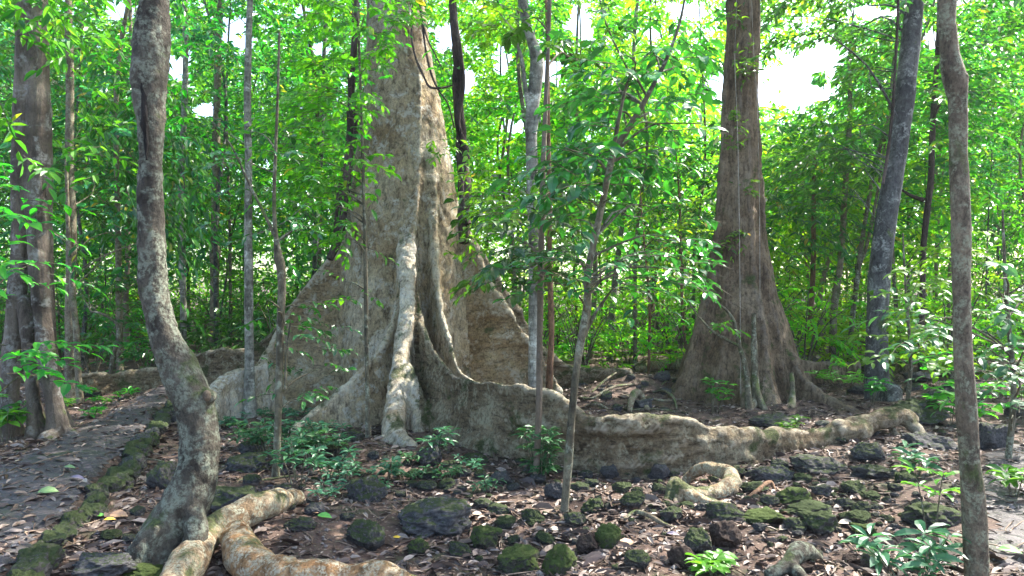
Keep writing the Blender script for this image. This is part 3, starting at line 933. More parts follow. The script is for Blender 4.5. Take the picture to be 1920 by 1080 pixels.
t2 = thing('conical_tree', b2, 'dark brown tree with ridged bark widening to a cone, second thickest trunk', 'tree')
split_build(V, Q, lab, ['trunk'] + ['buttress_root'] * 4, [M['dark_bark']] * 5, t2, b2)
cb = MB()
shade_canopy(cb, (6.2, 9.4), 7.0, 12.8, 1150, 91, .21)  # out of view, set off the trunk and thickened to shade the front
# small leafy tufts on its bark
for px, py in ((1388, 120), (1378, 230), (1370, 270), (1395, 350), (1385, 440), (1360, 460), (1400, 130), (1375, 40)):
    n = 7; B = np.tile(W(px, py, 9.95), (n, 1)) + rng.standard_normal((n, 3)) * .06
    sprays(cb, B, rng.standard_normal((n, 3)) + A([0, -1.2, .2]), rng.uniform(.1, .3, n), 5, .10, 1)
build(cb, 'crown', [M['leaf_mid'], M['twig']], t2, b2, smooth=(1,))
for pts, lb in (([(1413, 588, 8, 9.55), (1414, 650, 11, 9.45), (1416, 710, 13, 9.35), (1422, 745, 17, 9.2), (1437, 775, 12, 9.05)], 'mossy green prop root'),
                ([(1484, 700, 10, 9.5), (1486, 740, 12, 9.3), (1483, 772, 22, 9.1)], None),
                ([(1416, 730, 12, 9.3), (1412, 760, 16, 9.15), (1402, 780, 10, 9.0)], None)):
    mb = MB().add(*tube([W(a, b, Y) for a, b, w, Y in pts], [w / 2 / F * Y for a, b, w, Y in pts], 24, 10, .15, 8, 3))
    o = build(mb, 'prop_root', M['thin_bark'], t2, b2)
    if lb: o['label'] = lb

# ------------------------------------------------------------------ fluted tree at the edge of the path
def fused_tree(name, label, cat, shells, voxel, bark, base, disp, leaf=None, cb=None, group=None, smooth=5, sub=()):
    V, Q = fuse(shells, voxel, smooth)
    V = V + vnormals(V, Q) * disp(V)[:, None]
    r = thing(name, base, label, cat, group)
    tk = build(MB().add(V, [Q]), 'trunk', bark, r, base)
    for nm, sv, mt in sub:
        build(MB().add(*sv), nm, mt, tk, base)
    if cb is not None:
        build(cb, 'crown', [leaf, M['twig']], r, base, smooth=(1,))
    return r


def tb(l, n=40, seg=14, lump=.1, ls=3, seed=0):
    return tube([W(a, b, Y) for a, b, w, Y in l], [w / 2 / F * Y for a, b, w, Y in l], n, seg, lump, ls, seed)


sh = [tb([(22, 850, 54, 7.5), (18, 780, 32, 7.5), (22, 680, 31, 7.5), (32, 560, 32, 7.5), (44, 400, 40, 7.5), (46, 200, 41, 7.5), (52, 0, 41, 7.5), (56, -300, 38, 7.5), (60, -700, 27, 7.5)]),
      tb([(75, 850, 59, 7.35), (66, 780, 27, 7.3), (58, 700, 23, 7.35), (52, 620, 25, 7.4), (50, 560, 27, 7.5)]),
      tb([(112, 840, 58, 7.35), (104, 770, 32, 7.3), (90, 690, 31, 7.3), (80, 600, 32, 7.4), (72, 450, 40, 7.45), (70, 200, 41, 7.5), (68, 0, 43, 7.5), (66, -300, 36, 7.5)]),
      tb([(128, 815, 36, 7.7), (106, 760, 27, 7.7), (95, 680, 27, 7.65), (88, 560, 27, 7.6), (82, 400, 27, 7.6), (80, 200, 27, 7.6)]),
      tb([(0, 840, 45, 7.6), (8, 740, 32, 7.6), (24, 620, 27, 7.6), (36, 500, 23, 7.6)]),
      tb([(110, 800, 23, 7.4), (135, 812, 16, 7.3), (160, 822, 7, 7.25)]),
      tb([(90, 822, 36, 7.2), (100, 840, 23, 7.05)])]
cb = MB()
n = 160
B = A([W(rng.uniform(-60, 200), rng.uniform(-330, 330) if i % 2 else rng.uniform(-500, 60), rng.uniform(6.3, 8.6)) for i in range(n)])
B = B[gap_keep(B)]
sprays(cb, B, rng.standard_normal((len(B), 3)) * A([1, 1, .4]), rng.uniform(.3, .8, len(B)), 9, .16, 1, keep=gap_keep)
base = A([W(60, 820, 7.5)[0], 7.5, g1(W(60, 820, 7.5)[0], 7.5)])
fused_tree('fluted_tree', 'reddish grey tree of several fused stems standing at the far edge of the trodden path', 'tree', sh, .013, M['red_bark'], base,
           lambda V: .010 * fbm(V * A([5, 5, 1.5]), 3, 8) + .004 * fbm(V * 14, 2, 9), M['leaf_mid'], cb, smooth=2)

# curved lichen-spotted trunk in front
l = [(282, 1075, 113, 4.02), (290, 1045, 97, 4.05), (318, 1000, 90, 4.1), (348, 945, 85, 4.12), (369, 885, 73, 4.15), (376, 825, 70, 4.18), (368, 765, 71, 4.2), (350, 720, 73, 4.2), (328, 675, 63, 4.2), (306, 622, 52, 4.2), (291, 560, 49, 4.2), (285, 500, 48, 4.2), (282, 400, 46, 4.2), (281, 300, 44, 4.2), (281, 215, 49, 4.2), (281, 140, 63, 4.2), (285, 75, 62, 4.2), (290, 0, 52, 4.2), (296, -150, 47, 4.2), (300, -500, 42, 4.25), (310, -1100, 31, 4.4)]
sh = [tb(l, 150, 28, .07, 5, 2),
      tb([(300, 985, 30, 3.98), (272, 1020, 40, 3.95), (250, 1062, 44, 3.9), (238, 1100, 40, 3.85)]),
      tb([(360, 960, 40, 4.05), (366, 1000, 44, 3.98), (360, 1050, 40, 3.9), (345, 1090, 30, 3.85)], seed=4),
      tb([(385, 745, 34, 4.17), (396, 742, 26, 4.14)], 10, 10)]
cb = MB(); n = 70
B = A([W(rng.uniform(-200, 700), rng.uniform(-1300, -420), rng.uniform(3.6, 5.4)) for i in range(n)])
sprays(cb, B, rng.standard_normal((n, 3)) * A([1, 1, .4]), rng.uniform(.3, .7, n), 9, .15, 1)
base = A([W(290, 1050, 4.05)[0], 4.05, g1(W(290, 1050, 4.05)[0], 4.05)])
fused_tree('curved_tree', 'lichen spotted trunk curving like a bow beside the mossy path edge', 'tree', sh, .012, M['lichen_bark'], base,
           lambda V: .007 * fbm(V * A([9, 9, 5]), 3, 18) + .004 * fbm(V * 26, 2, 19), M['leaf_mid'], cb,
           sub=[('bark_slit', tube([W(266, 150, 4.115), W(269, 185, 4.115), W(271, 220, 4.118), W(273, 255, 4.125), W(275, 300, 4.13)], [.006, .016, .02, .016, .005], 30, 10, .4, 30), M['hollow']),
                ('knot', ellipsoid(W(388, 742, 4.12), (.024, .024, .034)), M['dark_bark'])])

# ------------------------------------------------------------------ single trunks one can tell apart
UP = [(1.2, .95), (1.6, .8), (1.8, .6), (1.5, .35)]


def hand(name, label, pts, Y, bark, leaf, crowns=(), regions=(), up=UP, **kw):
    P, R = ppath(pts, Y, up)
    return tree(name, label, 'tree' if 'tree' in name else 'sapling', P, R, bark, leaf, crowns, regions, **kw)


hand('slim_tree', 'slim brown trunk with a knobby bend, standing right at the edge of the second path', [(1834, 1110, 46), (1830, 1060, 43), (1827, 980, 42), (1818, 860, 36), (1808, 700, 33), (1804, 560, 31), (1801, 420, 32), (1797, 300, 31), (1797, 220, 32), (1795, 175, 36), (1789, 145, 44), (1783, 110, 34), (1778, 60, 31), (1776, 0, 31)], 3.75, M['brown_bark'], M['leaf_mid'],
     [dict(z0=3.9, z1=7.5, rad=1.4, n=40, nl=9, leafL=.15, detail=1)], n=120, seg=20, lump=.12, ls=7, extra=[tube([W(1794, 150, 3.75), W(1804, 146, 3.73), W(1812, 143, 3.71)], [.05, .042, .022], 10, 14, .15, 9)])
hand('leaning_tree', 'dark grey leaning trunk with pale lichen blotches behind the long root tip', [(1650, 765, 62), (1646, 735, 48), (1644, 680, 40), (1645, 600, 38), (1649, 520, 37), (1657, 440, 37), (1668, 370, 36), (1682, 290, 35), (1693, 210, 34), (1703, 120, 34), (1712, 40, 33), (1716, -20, 32)], 9.8, M['grey_bark'], M['leaf_shade'],
     [dict(z0=4.4, z1=9.5, rad=2.4, n=120, nl=11, leafL=.16, detail=1)], [dict(box=(1430, -40, 1760, 120), Y=(9.5, 12), n=120, leafL=.14, nl=10, detail=1, limbs=14, tw=(.3, .8)), dict(box=(1530, 110, 1720, 330), Y=(10.2, 12), n=70, leafL=.14, nl=10, detail=1, limbs=10, tw=(.3, .7)), dict(box=(1440, 230, 1600, 400), Y=(10.4, 12), n=46, leafL=.14, nl=10, detail=1, limbs=7, tw=(.3, .7))], n=80, seg=18, lump=.07,
     extra=[tube([W(1668, 735, 9.7), W(1675, 760, 9.5), W(1690, 775, 9.4)], [.16, .12, .04], 12, 10, .1)])
hand('sapling_tree', 'mottled pale grey green trunk rising beside the elbow of the pale buttress root', [(467, 778, 34), (468, 750, 23), (468, 690, 18), (467, 600, 16), (466, 500, 15), (465, 400, 14), (466, 300, 13), (464, 200, 13), (466, 80, 12), (470, -20, 11)], 9.0, M['smooth_bark'], M['leaf_mid'],
     [dict(z0=2.8, z1=7.8, rad=1.6, n=100, nl=10, leafL=.14, detail=1)], n=70, seg=12, lump=.06)
hand('young_sapling', 'brown sapling forking at a knot, standing in the bluish green herbs', [(516, 912, 16), (519, 850, 14), (522, 760, 14), (524, 680, 14), (526, 600, 15), (529, 540, 15), (526, 495, 16), (523, 488, 17), (517, 440, 8), (514, 380, 7), (516, 300, 6), (520, 200, 5), (524, 60, 4)], 5.8, M['thin_bark'], M['leaf_gloss'],
     regions=[dict(box=(480, 560, 625, 740), Y=(5.5, 6.2), n=26, leafL=.085, nl=8, tw=(.15, .35), limbs=5), dict(box=(420, 230, 600, 440), Y=(5.2, 6.4), n=22, leafL=.09, nl=8, tw=(.2, .4), limbs=5)], up=None, n=90, seg=10, lump=.1,
     extra=[tube([W(517, 445, 5.8), W(495, 400, 5.85), W(470, 350, 5.9), W(440, 285, 5.95), (W(425, 260, 6))], [.016, .013, .011, .009, .005], 30, 8, .1), tube([W(535, 730, 5.8), W(537, 660, 5.8), W(545, 600, 5.75)], [.012, .010, .006], 16, 8)])
hand('young_sapling', 'thin straight greenish pole in front of the giant trunk, leafy higher up', [(691, 822, 13), (689, 740, 9), (687, 640, 8), (686, 540, 8), (684, 440, 7), (681, 330, 6), (677, 200, 5), (673, 80, 5), (670, -20, 4)], 7.45, M['thin_bark'], M['leaf_near'],
     regions=[dict(box=(590, -20, 760, 200), Y=(6.9, 8.0), n=150, leafL=.115, limbs=14), dict(box=(540, 180, 735, 380), Y=(6.9, 8.1), n=150, leafL=.115, limbs=14), dict(box=(600, 350, 745, 470), Y=(6.9, 7.8), n=36, leafL=.11, limbs=8), dict(box=(690, 150, 790, 290), Y=(7.0, 7.6), n=22, leafL=.11, limbs=5),
              dict(box=(640, 480, 715, 560), Y=(7.1, 7.7), n=7, leafL=.10, limbs=3)], up=[(.6, .8), (.6, .5)], n=60, seg=8, lump=.06)
hand('tall_tree', 'pale grey trunk with a swan neck bend, rising just behind the long root', [(1000, 745, 24), (1000, 700, 21), (1001, 620, 20), (1001, 520, 20), (1000, 430, 20), (998, 330, 22), (996, 260, 22), (997, 215, 24), (1003, 165, 25), (1007, 110, 25), (998, 80, 20), (988, 50, 18), (981, 10, 17), (976, -40, 17)], 8.55, M['smooth_bark'], M['leaf_near'],
     [dict(z0=4.6, z1=8, rad=1.7, n=60, nl=10, leafL=.15, detail=1)], [dict(box=(890, 300, 1100, 470), Y=(7.6, 9.2), n=70, leafL=.12, limbs=10), dict(box=(900, 0, 1010, 120), Y=(8, 9.5), n=26, leafL=.13, limbs=5)], n=90, seg=14, lump=.06,
     extra=[tube([W(997, 215, 8.55), W(985, 165, 8.5), W(978, 110, 8.5), W(965, 70, 8.5)], [.05, .03, .025, .015], 20, 8), tube([W(1002, 250, 8.5), W(1010, 210, 8.45), W(1013, 230, 8.4)], [.03, .02, .01], 10, 8)])
hand('young_sapling', 'dark straight pole crossing in front of the long root behind the whorled plant', [(1004, 905, 12), (1008, 830, 12), (1011, 740, 12), (1012, 640, 12), (1014, 520, 12), (1016, 420, 11), (1018, 320, 10), (1023, 200, 9), (1028, 80, 8), (1031, -30, 8)], 6.05, M['dark_bark'], M['leaf_gloss'],
     regions=[dict(box=(930, 450, 1060, 535), Y=(5.6, 6.5), n=26, leafL=.14, nl=9, limbs=6), dict(box=(930, 330, 1110, 440), Y=(5.6, 6.8), n=30, leafL=.14, nl=8, limbs=6), dict(box=(980, 20, 1120, 130), Y=(5.6, 6.6), n=24, leafL=.15, limbs=6)], up=[(.8, .8), (.8, .5)], n=70, seg=10, lump=.05)
hand('young_sapling', 'rusty brown slender trunk behind the long root, beside the swan neck trunk', [(1028, 740, 16), (1031, 690, 13), (1034, 620, 11), (1032, 540, 11), (1031, 450, 9), (1030, 350, 8), (1028, 200, 7), (1026, 50, 6)], 9.0, M['rust_bark'], M['leaf_mid'],
     [dict(z0=2.9, z1=6.5, rad=1.1, n=26, nl=10, leafL=.13, detail=1)], up=[(.8, .7), (1, .4)], n=50, seg=8)
hand('leaning_sapling', 'crooked grey sapling leaning over the long root from the mossy rocks', [(1056, 978, 17.0), (1061, 920, 15.3), (1067, 850, 15.3), (1072, 780, 14.4), (1080, 700, 14.4), (1089, 640, 15.3), (1099, 590, 16.1), (1102, 550, 13.6), (1100, 525, 12.8), (1110, 470, 12.8), (1121, 420, 12.8), (1132, 370, 11.9), (1142, 320, 11.9), (1152, 285, 12.8), (1175, 245, 11.0), (1200, 205, 10.2), (1222, 165, 8.5), (1250, 110, 6.8), (1275, 40, 5.1), (1290, -40, 4.2)], 5.1, M['thin_bark'], M['leaf_gloss'],
     regions=[dict(box=(1100, 20, 1340, 300), Y=(4.9, 6.2), n=22, leafL=.15, nl=8, limbs=9), dict(box=(1090, 80, 1260, 330), Y=(4.7, 5.9), n=34, leafL=.14, nl=8, limbs=9, wr=.45), dict(box=(1030, 250, 1180, 420), Y=(4.8, 5.8), n=34, leafL=.15, nl=8, limbs=6), dict(box=(1040, 460, 1330, 560), Y=(4.7, 5.5), n=40, leafL=.12, nl=8, limbs=8, hang=.05, tilt=.22), dict(box=(1220, -30, 1330, 220), Y=(4.8, 6), n=26, leafL=.13, limbs=5), dict(box=(1180, 395, 1330, 470), Y=(5, 5.8), n=10, leafL=.13, limbs=3)], up=None, n=120, seg=12, lump=.1,
     extra=[tube([W(1090, 640, 5.1), W(1115, 590, 5.15), W(1135, 560, 5.2), W(1150, 540, 5.2)], [.02, .012, .01, .005], 16, 8), tube([W(1128, 385, 5.1), W(1140, 330, 5.0), W(1150, 280, 4.95), W(1160, 225, 4.9), W(1172, 170, 4.9), (W(1185, 130, 4.85))], [.022, .018, .016, .013, .010, .006], 30, 8, .1),
            tube([W(1102, 530, 5.1), W(1094, 500, 5.1), W(1080, 480, 5.05)], [.014, .01, .006], 10, 8)])
hand('young_sapling', 'straight grey sapling some way behind the crooked leaning one', [(1143, 655, 12), (1147, 600, 12), (1153, 530, 11), (1160, 470, 10), (1168, 410, 10), (1177, 350, 9), (1183, 290, 9), (1186, 200, 8), (1190, 60, 7)], 15.5, M['smooth_bark'], M['leaf_sunlit'],
     [dict(z0=3.4, z1=9, rad=1.9, n=60, nl=11, leafL=.17, detail=1)], n=50, seg=8)
hand('paired_tree', 'brown double stemmed trunk behind the fluted tree, where the path ends', [(133, 742, 26), (131, 690, 20), (132, 600, 19), (133, 500, 18), (134, 400, 17), (130, 300, 15), (131, 150, 14), (128, 0, 13)], 10.2, M['brown_bark'], M['leaf_shade'],
     [dict(z0=1.7, z1=6.8, rad=2.0, n=150, nl=10, leafL=.21, detail=1, hang=.75, droop=.5, wr=.33)], n=60, seg=12, extra=[tube([W(150, 755, 10.0), W(146, 690, 10.0), W(143, 620, 10.0), W(136, 540, 10.05), W(128, 430, 10.1), W(124, 300, 10.1)], [.05, .042, .04, .035, .03, .02], 40, 10, .1)])
hand('slender_tree', 'pale mossy pole seen just past the curved trunk, behind the root wall', [(344, 668, 15), (344, 600, 12), (342, 500, 12), (341, 400, 12), (340, 300, 11), (345, 220, 11), (348, 120, 10), (347, 30, 9)], 13.2, M['smooth_bark'], M['leaf_mid'],
     [dict(z0=3, z1=9, rad=2.2, n=130, nl=11, leafL=.16, detail=1)], n=50, seg=10)
hand('slender_tree', 'brownish pole with a swollen burr half way up, behind the root wall', [(401, 665, 18), (402, 600, 16), (403, 520, 15), (403, 488, 16), (403, 472, 21), (403, 455, 15), (404, 380, 14), (405, 300, 14), (407, 200, 13), (410, 60, 12)], 14., M['brown_bark'], M['leaf_mid'],
     [dict(z0=4, z1=10, rad=2.2, n=130, nl=11, leafL=.16, detail=1)], n=70, seg=10)
hand('slender_tree', 'grey pole half hidden by leaves close to the giant trunk, beside its dark lianas', [(592, 640, 12), (590, 520, 11), (593, 430, 10), (597, 350, 10), (602, 280, 9), (606, 150, 8), (610, 0, 8)], 13.5, M['grey_bark'], M['leaf_mid'],
     [dict(z0=2.2, z1=9, rad=1.8, n=150, nl=11, leafL=.15, detail=1)], n=50, seg=8)
hand('bent_sapling', 'thin crooked stem bowed like a hook above the root wall', [(204, 700, 8), (212, 670, 8), (220, 640, 8), (222, 615, 7), (212, 600, 6), (190, 588, 5), (170, 584, 4)], 11.6, M['thin_bark'], M['leaf_shade'],
     regions=[dict(box=(140, 500, 260, 640), Y=(11.2, 12.4), n=22, leafL=.15, detail=1, limbs=3, keep=gap_keep)], up=None, n=40, seg=8)
hand('slender_tree', 'reddish thin trunk standing between the conical trunk and the leaning trunk', [(1518, 668, 12), (1520, 600, 10), (1524, 520, 10), (1525, 440, 9), (1526, 360, 8), (1527, 290, 6)], 14., M['rust_bark'], M['leaf_sunlit'],
     [dict(z0=2.4, z1=4.6, rad=1.5, n=60, nl=10, leafL=.15, detail=1)], up=None, n=40, seg=8)
hand('slender_tree', 'brown wavy trunk second from the leaning trunk on its sunlit side', [(1563, 672, 18), (1562, 620, 14), (1566, 560, 13), (1575, 500, 12), (1580, 440, 11), (1583, 380, 11), (1588, 300, 10), (1594, 200, 9)], 13.4, M['brown_bark'], M['leaf_mid'],
     [dict(z0=2.4, z1=6, rad=1.8, n=90, nl=10, leafL=.15, detail=1)], up=[(1, .7), (1, .4)], n=50, seg=10)
hand('slender_tree', 'thin twisted stem nearest the leaning trunk on its sunlit side', [(1590, 672, 10), (1598, 600, 9), (1608, 520, 9), (1618, 440, 8), (1630, 370, 8), (1640, 310, 8), (1655, 260, 7), (1668, 200, 7)], 12.6, M['thin_bark'], M['leaf_mid'],
     [dict(z0=2.6, z1=6, rad=1.6, n=90, nl=10, leafL=.15, detail=1)], up=[(1, .7), (1, .4)], n=50, seg=8, extra=[tube([W(1612, 500, 12.6), W(1630, 440, 12.5), W(1650, 330, 12.4), W(1672, 180, 12.3)], [.03, .03, .025, .02], 30, 8, .1)])
hand('slender_tree', 'dark snaking thin trunk between the leaning trunk and the knobby slim trunk', [(1725, 640, 11), (1730, 540, 11), (1732, 460, 11), (1738, 400, 11), (1746, 330, 11), (1748, 260, 11), (1752, 180, 10), (1758, 100, 9), (1762, -20, 8)], 11.5, M['liana_bark'], M['leaf_mid'],
     [dict(z0=2.6, z1=8, rad=2.0, n=140, nl=10, leafL=.15, detail=1)], n=60, seg=10,
     extra=[tube([W(1732, 375, 11.5), W(1710, 368, 11.5), W(1690, 355, 11.45)], [.04, .03, .02], 10, 8), tube([W(1745, 230, 11.5), W(1760, 200, 11.4), W(1790, 150, 11.3)], [.03, .02, .01], 10, 8)])
hand('slender_tree', 'dark thin trunk close behind the curved trunk foot in the shade of the wood', [(238, 655, 12), (236, 560, 10), (240, 470, 9), (238, 380, 9), (244, 250, 8), (246, 100, 7)], 15.5, M['dark_bark'], M['leaf_shade'],
     [dict(z0=2, z1=9, rad=2.2, n=120, nl=11, leafL=.17, detail=1)], n=40, seg=8)

# ------------------------------------------------------------------ lianas
def liana(name, label, paths, bark=None, lump=.2, seg=10, leaves=None):
    p0 = paths[0][0]
    root = thing(name, W(p0[0], p0[1], p0[3]), label, 'vine')
    mb = MB()
    for l in paths:
        mb.add(*tb(l, 70, seg, lump, 9, 3))
    build(mb, 'stem', bark or M['liana_bark'], root, W(p0[0], p0[1], p0[3]))
    if leaves:
        cb = MB()
        for x0, y0, x1, y1, Y, n in leaves:
            B = A([W(rng.uniform(x0, x1), rng.uniform(y0, y1), Y + rng.uniform(-.3, .3)) for _ in range(n)])
            sprays(cb, B, rng.standard_normal((n, 3)) * A([1, 1, .5]), rng.uniform(.15, .4, n), 7, .12, 2)
        build(cb, 'foliage', [M['leaf_near'], M['twig']], root, W(p0[0], p0[1], p0[3]), smooth=(1,))


liana('liana', 'thick dark twisted liana climbing along the sunlit edge of the giant trunk', [
    [(872, 455, 22, 9.25), (870, 400, 24, 9.3), (874, 350, 22, 9.4), (866, 300, 22, 9.5), (864, 240, 20, 9.5), (858, 180, 18, 9.5), (858, 110, 18, 9.5), (852, 50, 16, 9.5), (848, -10, 14, 9.5), (846, -120, 12, 9.5)],
    [(878, 420, 12, 9.2), (864, 350, 12, 9.3), (876, 290, 11, 9.4), (858, 230, 11, 9.4), (868, 160, 10, 9.4), (862, 90, 9, 9.4), (850, 20, 8, 9.4)]], leaves=[(865, 370, 915, 440, 9.1, 8), (800, 250, 880, 330, 9.1, 9), (840, 400, 900, 480, 9.0, 6)])
liana('liana', 'dark ropy liana bundle hanging against the leafy shaded side of the giant trunk', [
    [(618, 486, 15, 9.45), (636, 440, 16, 9.55), (645, 390, 16, 9.6), (652, 320, 15, 9.55), (657, 240, 15, 9.5), (660, 160, 14, 9.5), (664, 80, 12, 9.5), (666, 0, 11, 9.5), (668, -80, 10, 9.5)],
    [(628, 450, 8, 9.6), (632, 390, 8, 9.6), (644, 320, 8, 9.55), (668, 240, 8, 9.4), (655, 150, 7, 9.4), (670, 60, 7, 9.4), (672, -30, 6, 9.4)]])
liana('hanging_vine', 'thin black vine looping across the upper giant trunk', [
    [(776, -60, 3, 9.3), (774, 20, 4, 9.3), (772, 70, 4, 9.3), (780, 110, 4, 9.25), (795, 145, 4, 9.2), (806, 163, 5, 9.2), (825, 165, 4, 9.2), (850, 160, 3, 9.3)],
    [(782, -40, 3, 9.3), (790, 30, 4, 9.3), (796, 80, 4, 9.25), (806, 130, 4, 9.2), (820, 165, 4, 9.2), (840, 195, 3, 9.2), (852, 240, 3, 9.3)],
    [(786, 15, 3, 9.3), (800, 70, 3, 9.25), (815, 100, 3, 9.2), (830, 130, 3, 9.2)]], seg=7)
liana('hanging_vine', 'thin pale cord hanging straight down in front of the conical trunk', [
    [(1389, 740, 1.05, 9.35), (1388, 600, 1.05, 9.4), (1386, 400, 1.05, 9.6), (1383, 250, 1.05, 9.7), (1378, 120, 1.05, 9.8), (1380, 40, 1.05, 9.85), (1384, -60, 1.05, 9.9)]], M['cord'], 0, 6)
liana('hanging_vine', 'pale thin cord on the sunny edge of the conical trunk near its top', [
    [(1425, 560, .9, 9.7), (1424, 380, .9, 9.9), (1420, 200, .9, 9.95), (1414, 110, .9, 9.95), (1410, 20, .9, 9.95), (1409, -50, .9, 9.95)]], M['cord'], 0, 6)
liana('hanging_vine', 'dark vine running beside the leaning trunk from above', [
    [(1655, 345, 6, 9.6), (1664, 290, 6, 9.6), (1672, 220, 6, 9.6), (1677, 150, 5, 9.6), (1682, 60, 5, 9.6), (1686, -40, 5, 9.6)]], None, .1, 7)
liana('climbing_stem', 'thin pale forked stem leaning against the foot of the conical trunk', [
    [(1404, 772, 13, 9.05), (1402, 730, 11, 9.1), (1398, 690, 9, 9.15), (1388, 655, 8, 9.2), (1381, 625, 7, 9.2), (1375, 600, 6, 9.2), (1360, 580, 5, 9.2), (1344, 568, 5, 9.1), (1328, 553, 4, 9.0)],
    [(1384, 648, 6, 9.2), (1362, 637, 5, 9.2), (1338, 622, 5, 9.15), (1318, 603, 4, 9.1), (1300, 580, 3, 9.0), (1290, 560, 3, 9.0)]], M['thin_bark'], .12, 8, leaves=[(1335, 595, 1385, 620, 9.1, 5)])

# ------------------------------------------------------------------ the wood behind
REG = [(-9e9, 250, 'slender leafy tree in the wood behind the fluted tree and the curved trunk', 'leafy trees behind the path'),
       (250, 620, 'slender leafy tree in the wood behind the root wall', 'leafy trees behind the root wall'),
       (620, 930, 'slender leafy tree in the wood hidden partly by the giant trunk', 'leafy trees behind the giant trunk'),
       (930, 1320, 'slender leafy tree in the bright wood between the giant and the conical trunk', 'leafy trees between the two big trunks'),
       (1320, 1600, 'slender leafy tree in the bright wood behind the conical trunk', 'leafy trees behind the conical trunk'),
       (1600, 9e9, 'slender leafy tree in the wood behind the leaning trunk', 'leafy trees behind the leaning trunk')]


def reg(px):
    return next(r for r in REG if r[0] <= px < r[1])


spots = []
tries = 0
while len(spots) < 100 and tries < 6000:
    tries += 1
    Y = rng.uniform(12.5, 31) if len(spots) > 30 else rng.uniform(12.5, 19)
    px = rng.uniform(-190, 2110)
    x = (px - 960) / F * Y
    if any(math.hypot(x - a, Y - b) < 1.35 + .02 * Y for a, b, _ in spots):
        continue
    spots.append((x, Y, px))
for x, Y, px in spots:
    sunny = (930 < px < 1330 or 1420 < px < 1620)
    H = rng.uniform(7, 11.5) * (1 + (Y - 14) / 60)
    if sunny:
        H *= 1.15
    if 1375 < px < 1580:
        H = min(H, 1.6 + (540 - rng.uniform(225, 300)) / F * Y)
    base = A([x, Y, g1(x, Y)])
    r0 = rng.uniform(.025, .058)
    bend = rng.standard_normal((5, 2)) * .22
    zz = A([-.1, .25, .5, .75, 1.0]) * H; zz[0] = -.1
    P = A([[x + bend[i, 0] * (i / 2), Y + bend[i, 1] * (i / 2), base[2] + zz[i]] for i in range(5)])
    lbl, grp = reg(px)[2:]
    bark = M[random.choice(['thin_bark', 'grey_bark', 'brown_bark', 'dark_bark', 'thin_bark'])]
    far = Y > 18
    leaf = M['leaf_sunlit'] if (sunny and Y > 14) or Y > (27 if px < 620 else 21) else M[random.choice(['leaf_shade', 'leaf_shade', 'leaf_cool', 'leaf_mid'] if px < 620 else ['leaf_shade', 'leaf_cool', 'leaf_mid', 'leaf_mid'])]  # the left wood is shaded by leaf colour, more dark leaves there
    dens = rng.uniform(.9, 1.35)
    if Y > 20 and rng.random() < .35:
        leaf = M[random.choice(['leaf_mid', 'leaf_cool'])]
    tree('slender_tree', lbl, 'tree', P, A([r0 * 1.25, r0, r0 * .8, r0 * .5, r0 * .2]), bark, leaf,
         [dict(wr=rng.uniform(.3, .5), z0=base[2] + rng.uniform(.6, 1.8), z1=base[2] + H, rad=rng.uniform(1.4, 2.3) * (1 + Y / 60), n=int(235 * dens), nl=11, leafL=rng.uniform(.11, .22) if not far else rng.uniform(.18, .28), detail=1 if not far else 0, bottom=.75, twigs=not far, tilt=.6, hang=.3)], group=grp, n=24, seg=8 if not far else 6, lump=.05)

# thin bare poles, the young growth of the wood
for i in range(36):
    Y = rng.uniform(12, 24); px = rng.uniform(1080, 1910) if i < 26 else rng.uniform(60, 640)
    x = (px - 960) / F * Y; b = A([x, Y, g1(x, Y) - .05]); H = rng.uniform(2.2, 5.5); r0 = rng.uniform(.012, .03)
    lean = rng.standard_normal(2) * .25
    P = A([b, b + A([lean[0] * .3 + rng.normal() * .06, lean[1] * .3, H * .4]), b + A([lean[0] * .8, lean[1] * .8 + rng.normal() * .06, H * .75]), b + A([lean[0] * 1.3, lean[1] * 1.3, H])])
    lb = ('thin young pole in the bright wood behind the conical and leaning trunks', 'thin poles behind the conical trunk') if i < 26 else ('thin young pole in the shady wood behind the path and root wall', 'thin poles behind the path')
    tree('thin_sapling', lb[0], 'sapling', P, A([r0, r0 * .9, r0 * .7, r0 * .3]), M[random.choice(['thin_bark', 'rust_bark', 'grey_bark'])], M['leaf_mid'] if px < 640 else M['leaf_sunlit'],
         [dict(z0=b[2] + H * .45, z1=b[2] + H * 1.05, rad=rng.uniform(.5, .9), n=22, nl=9, leafL=.13, detail=1)], group=lb[1], n=16, seg=6, lump=.05)

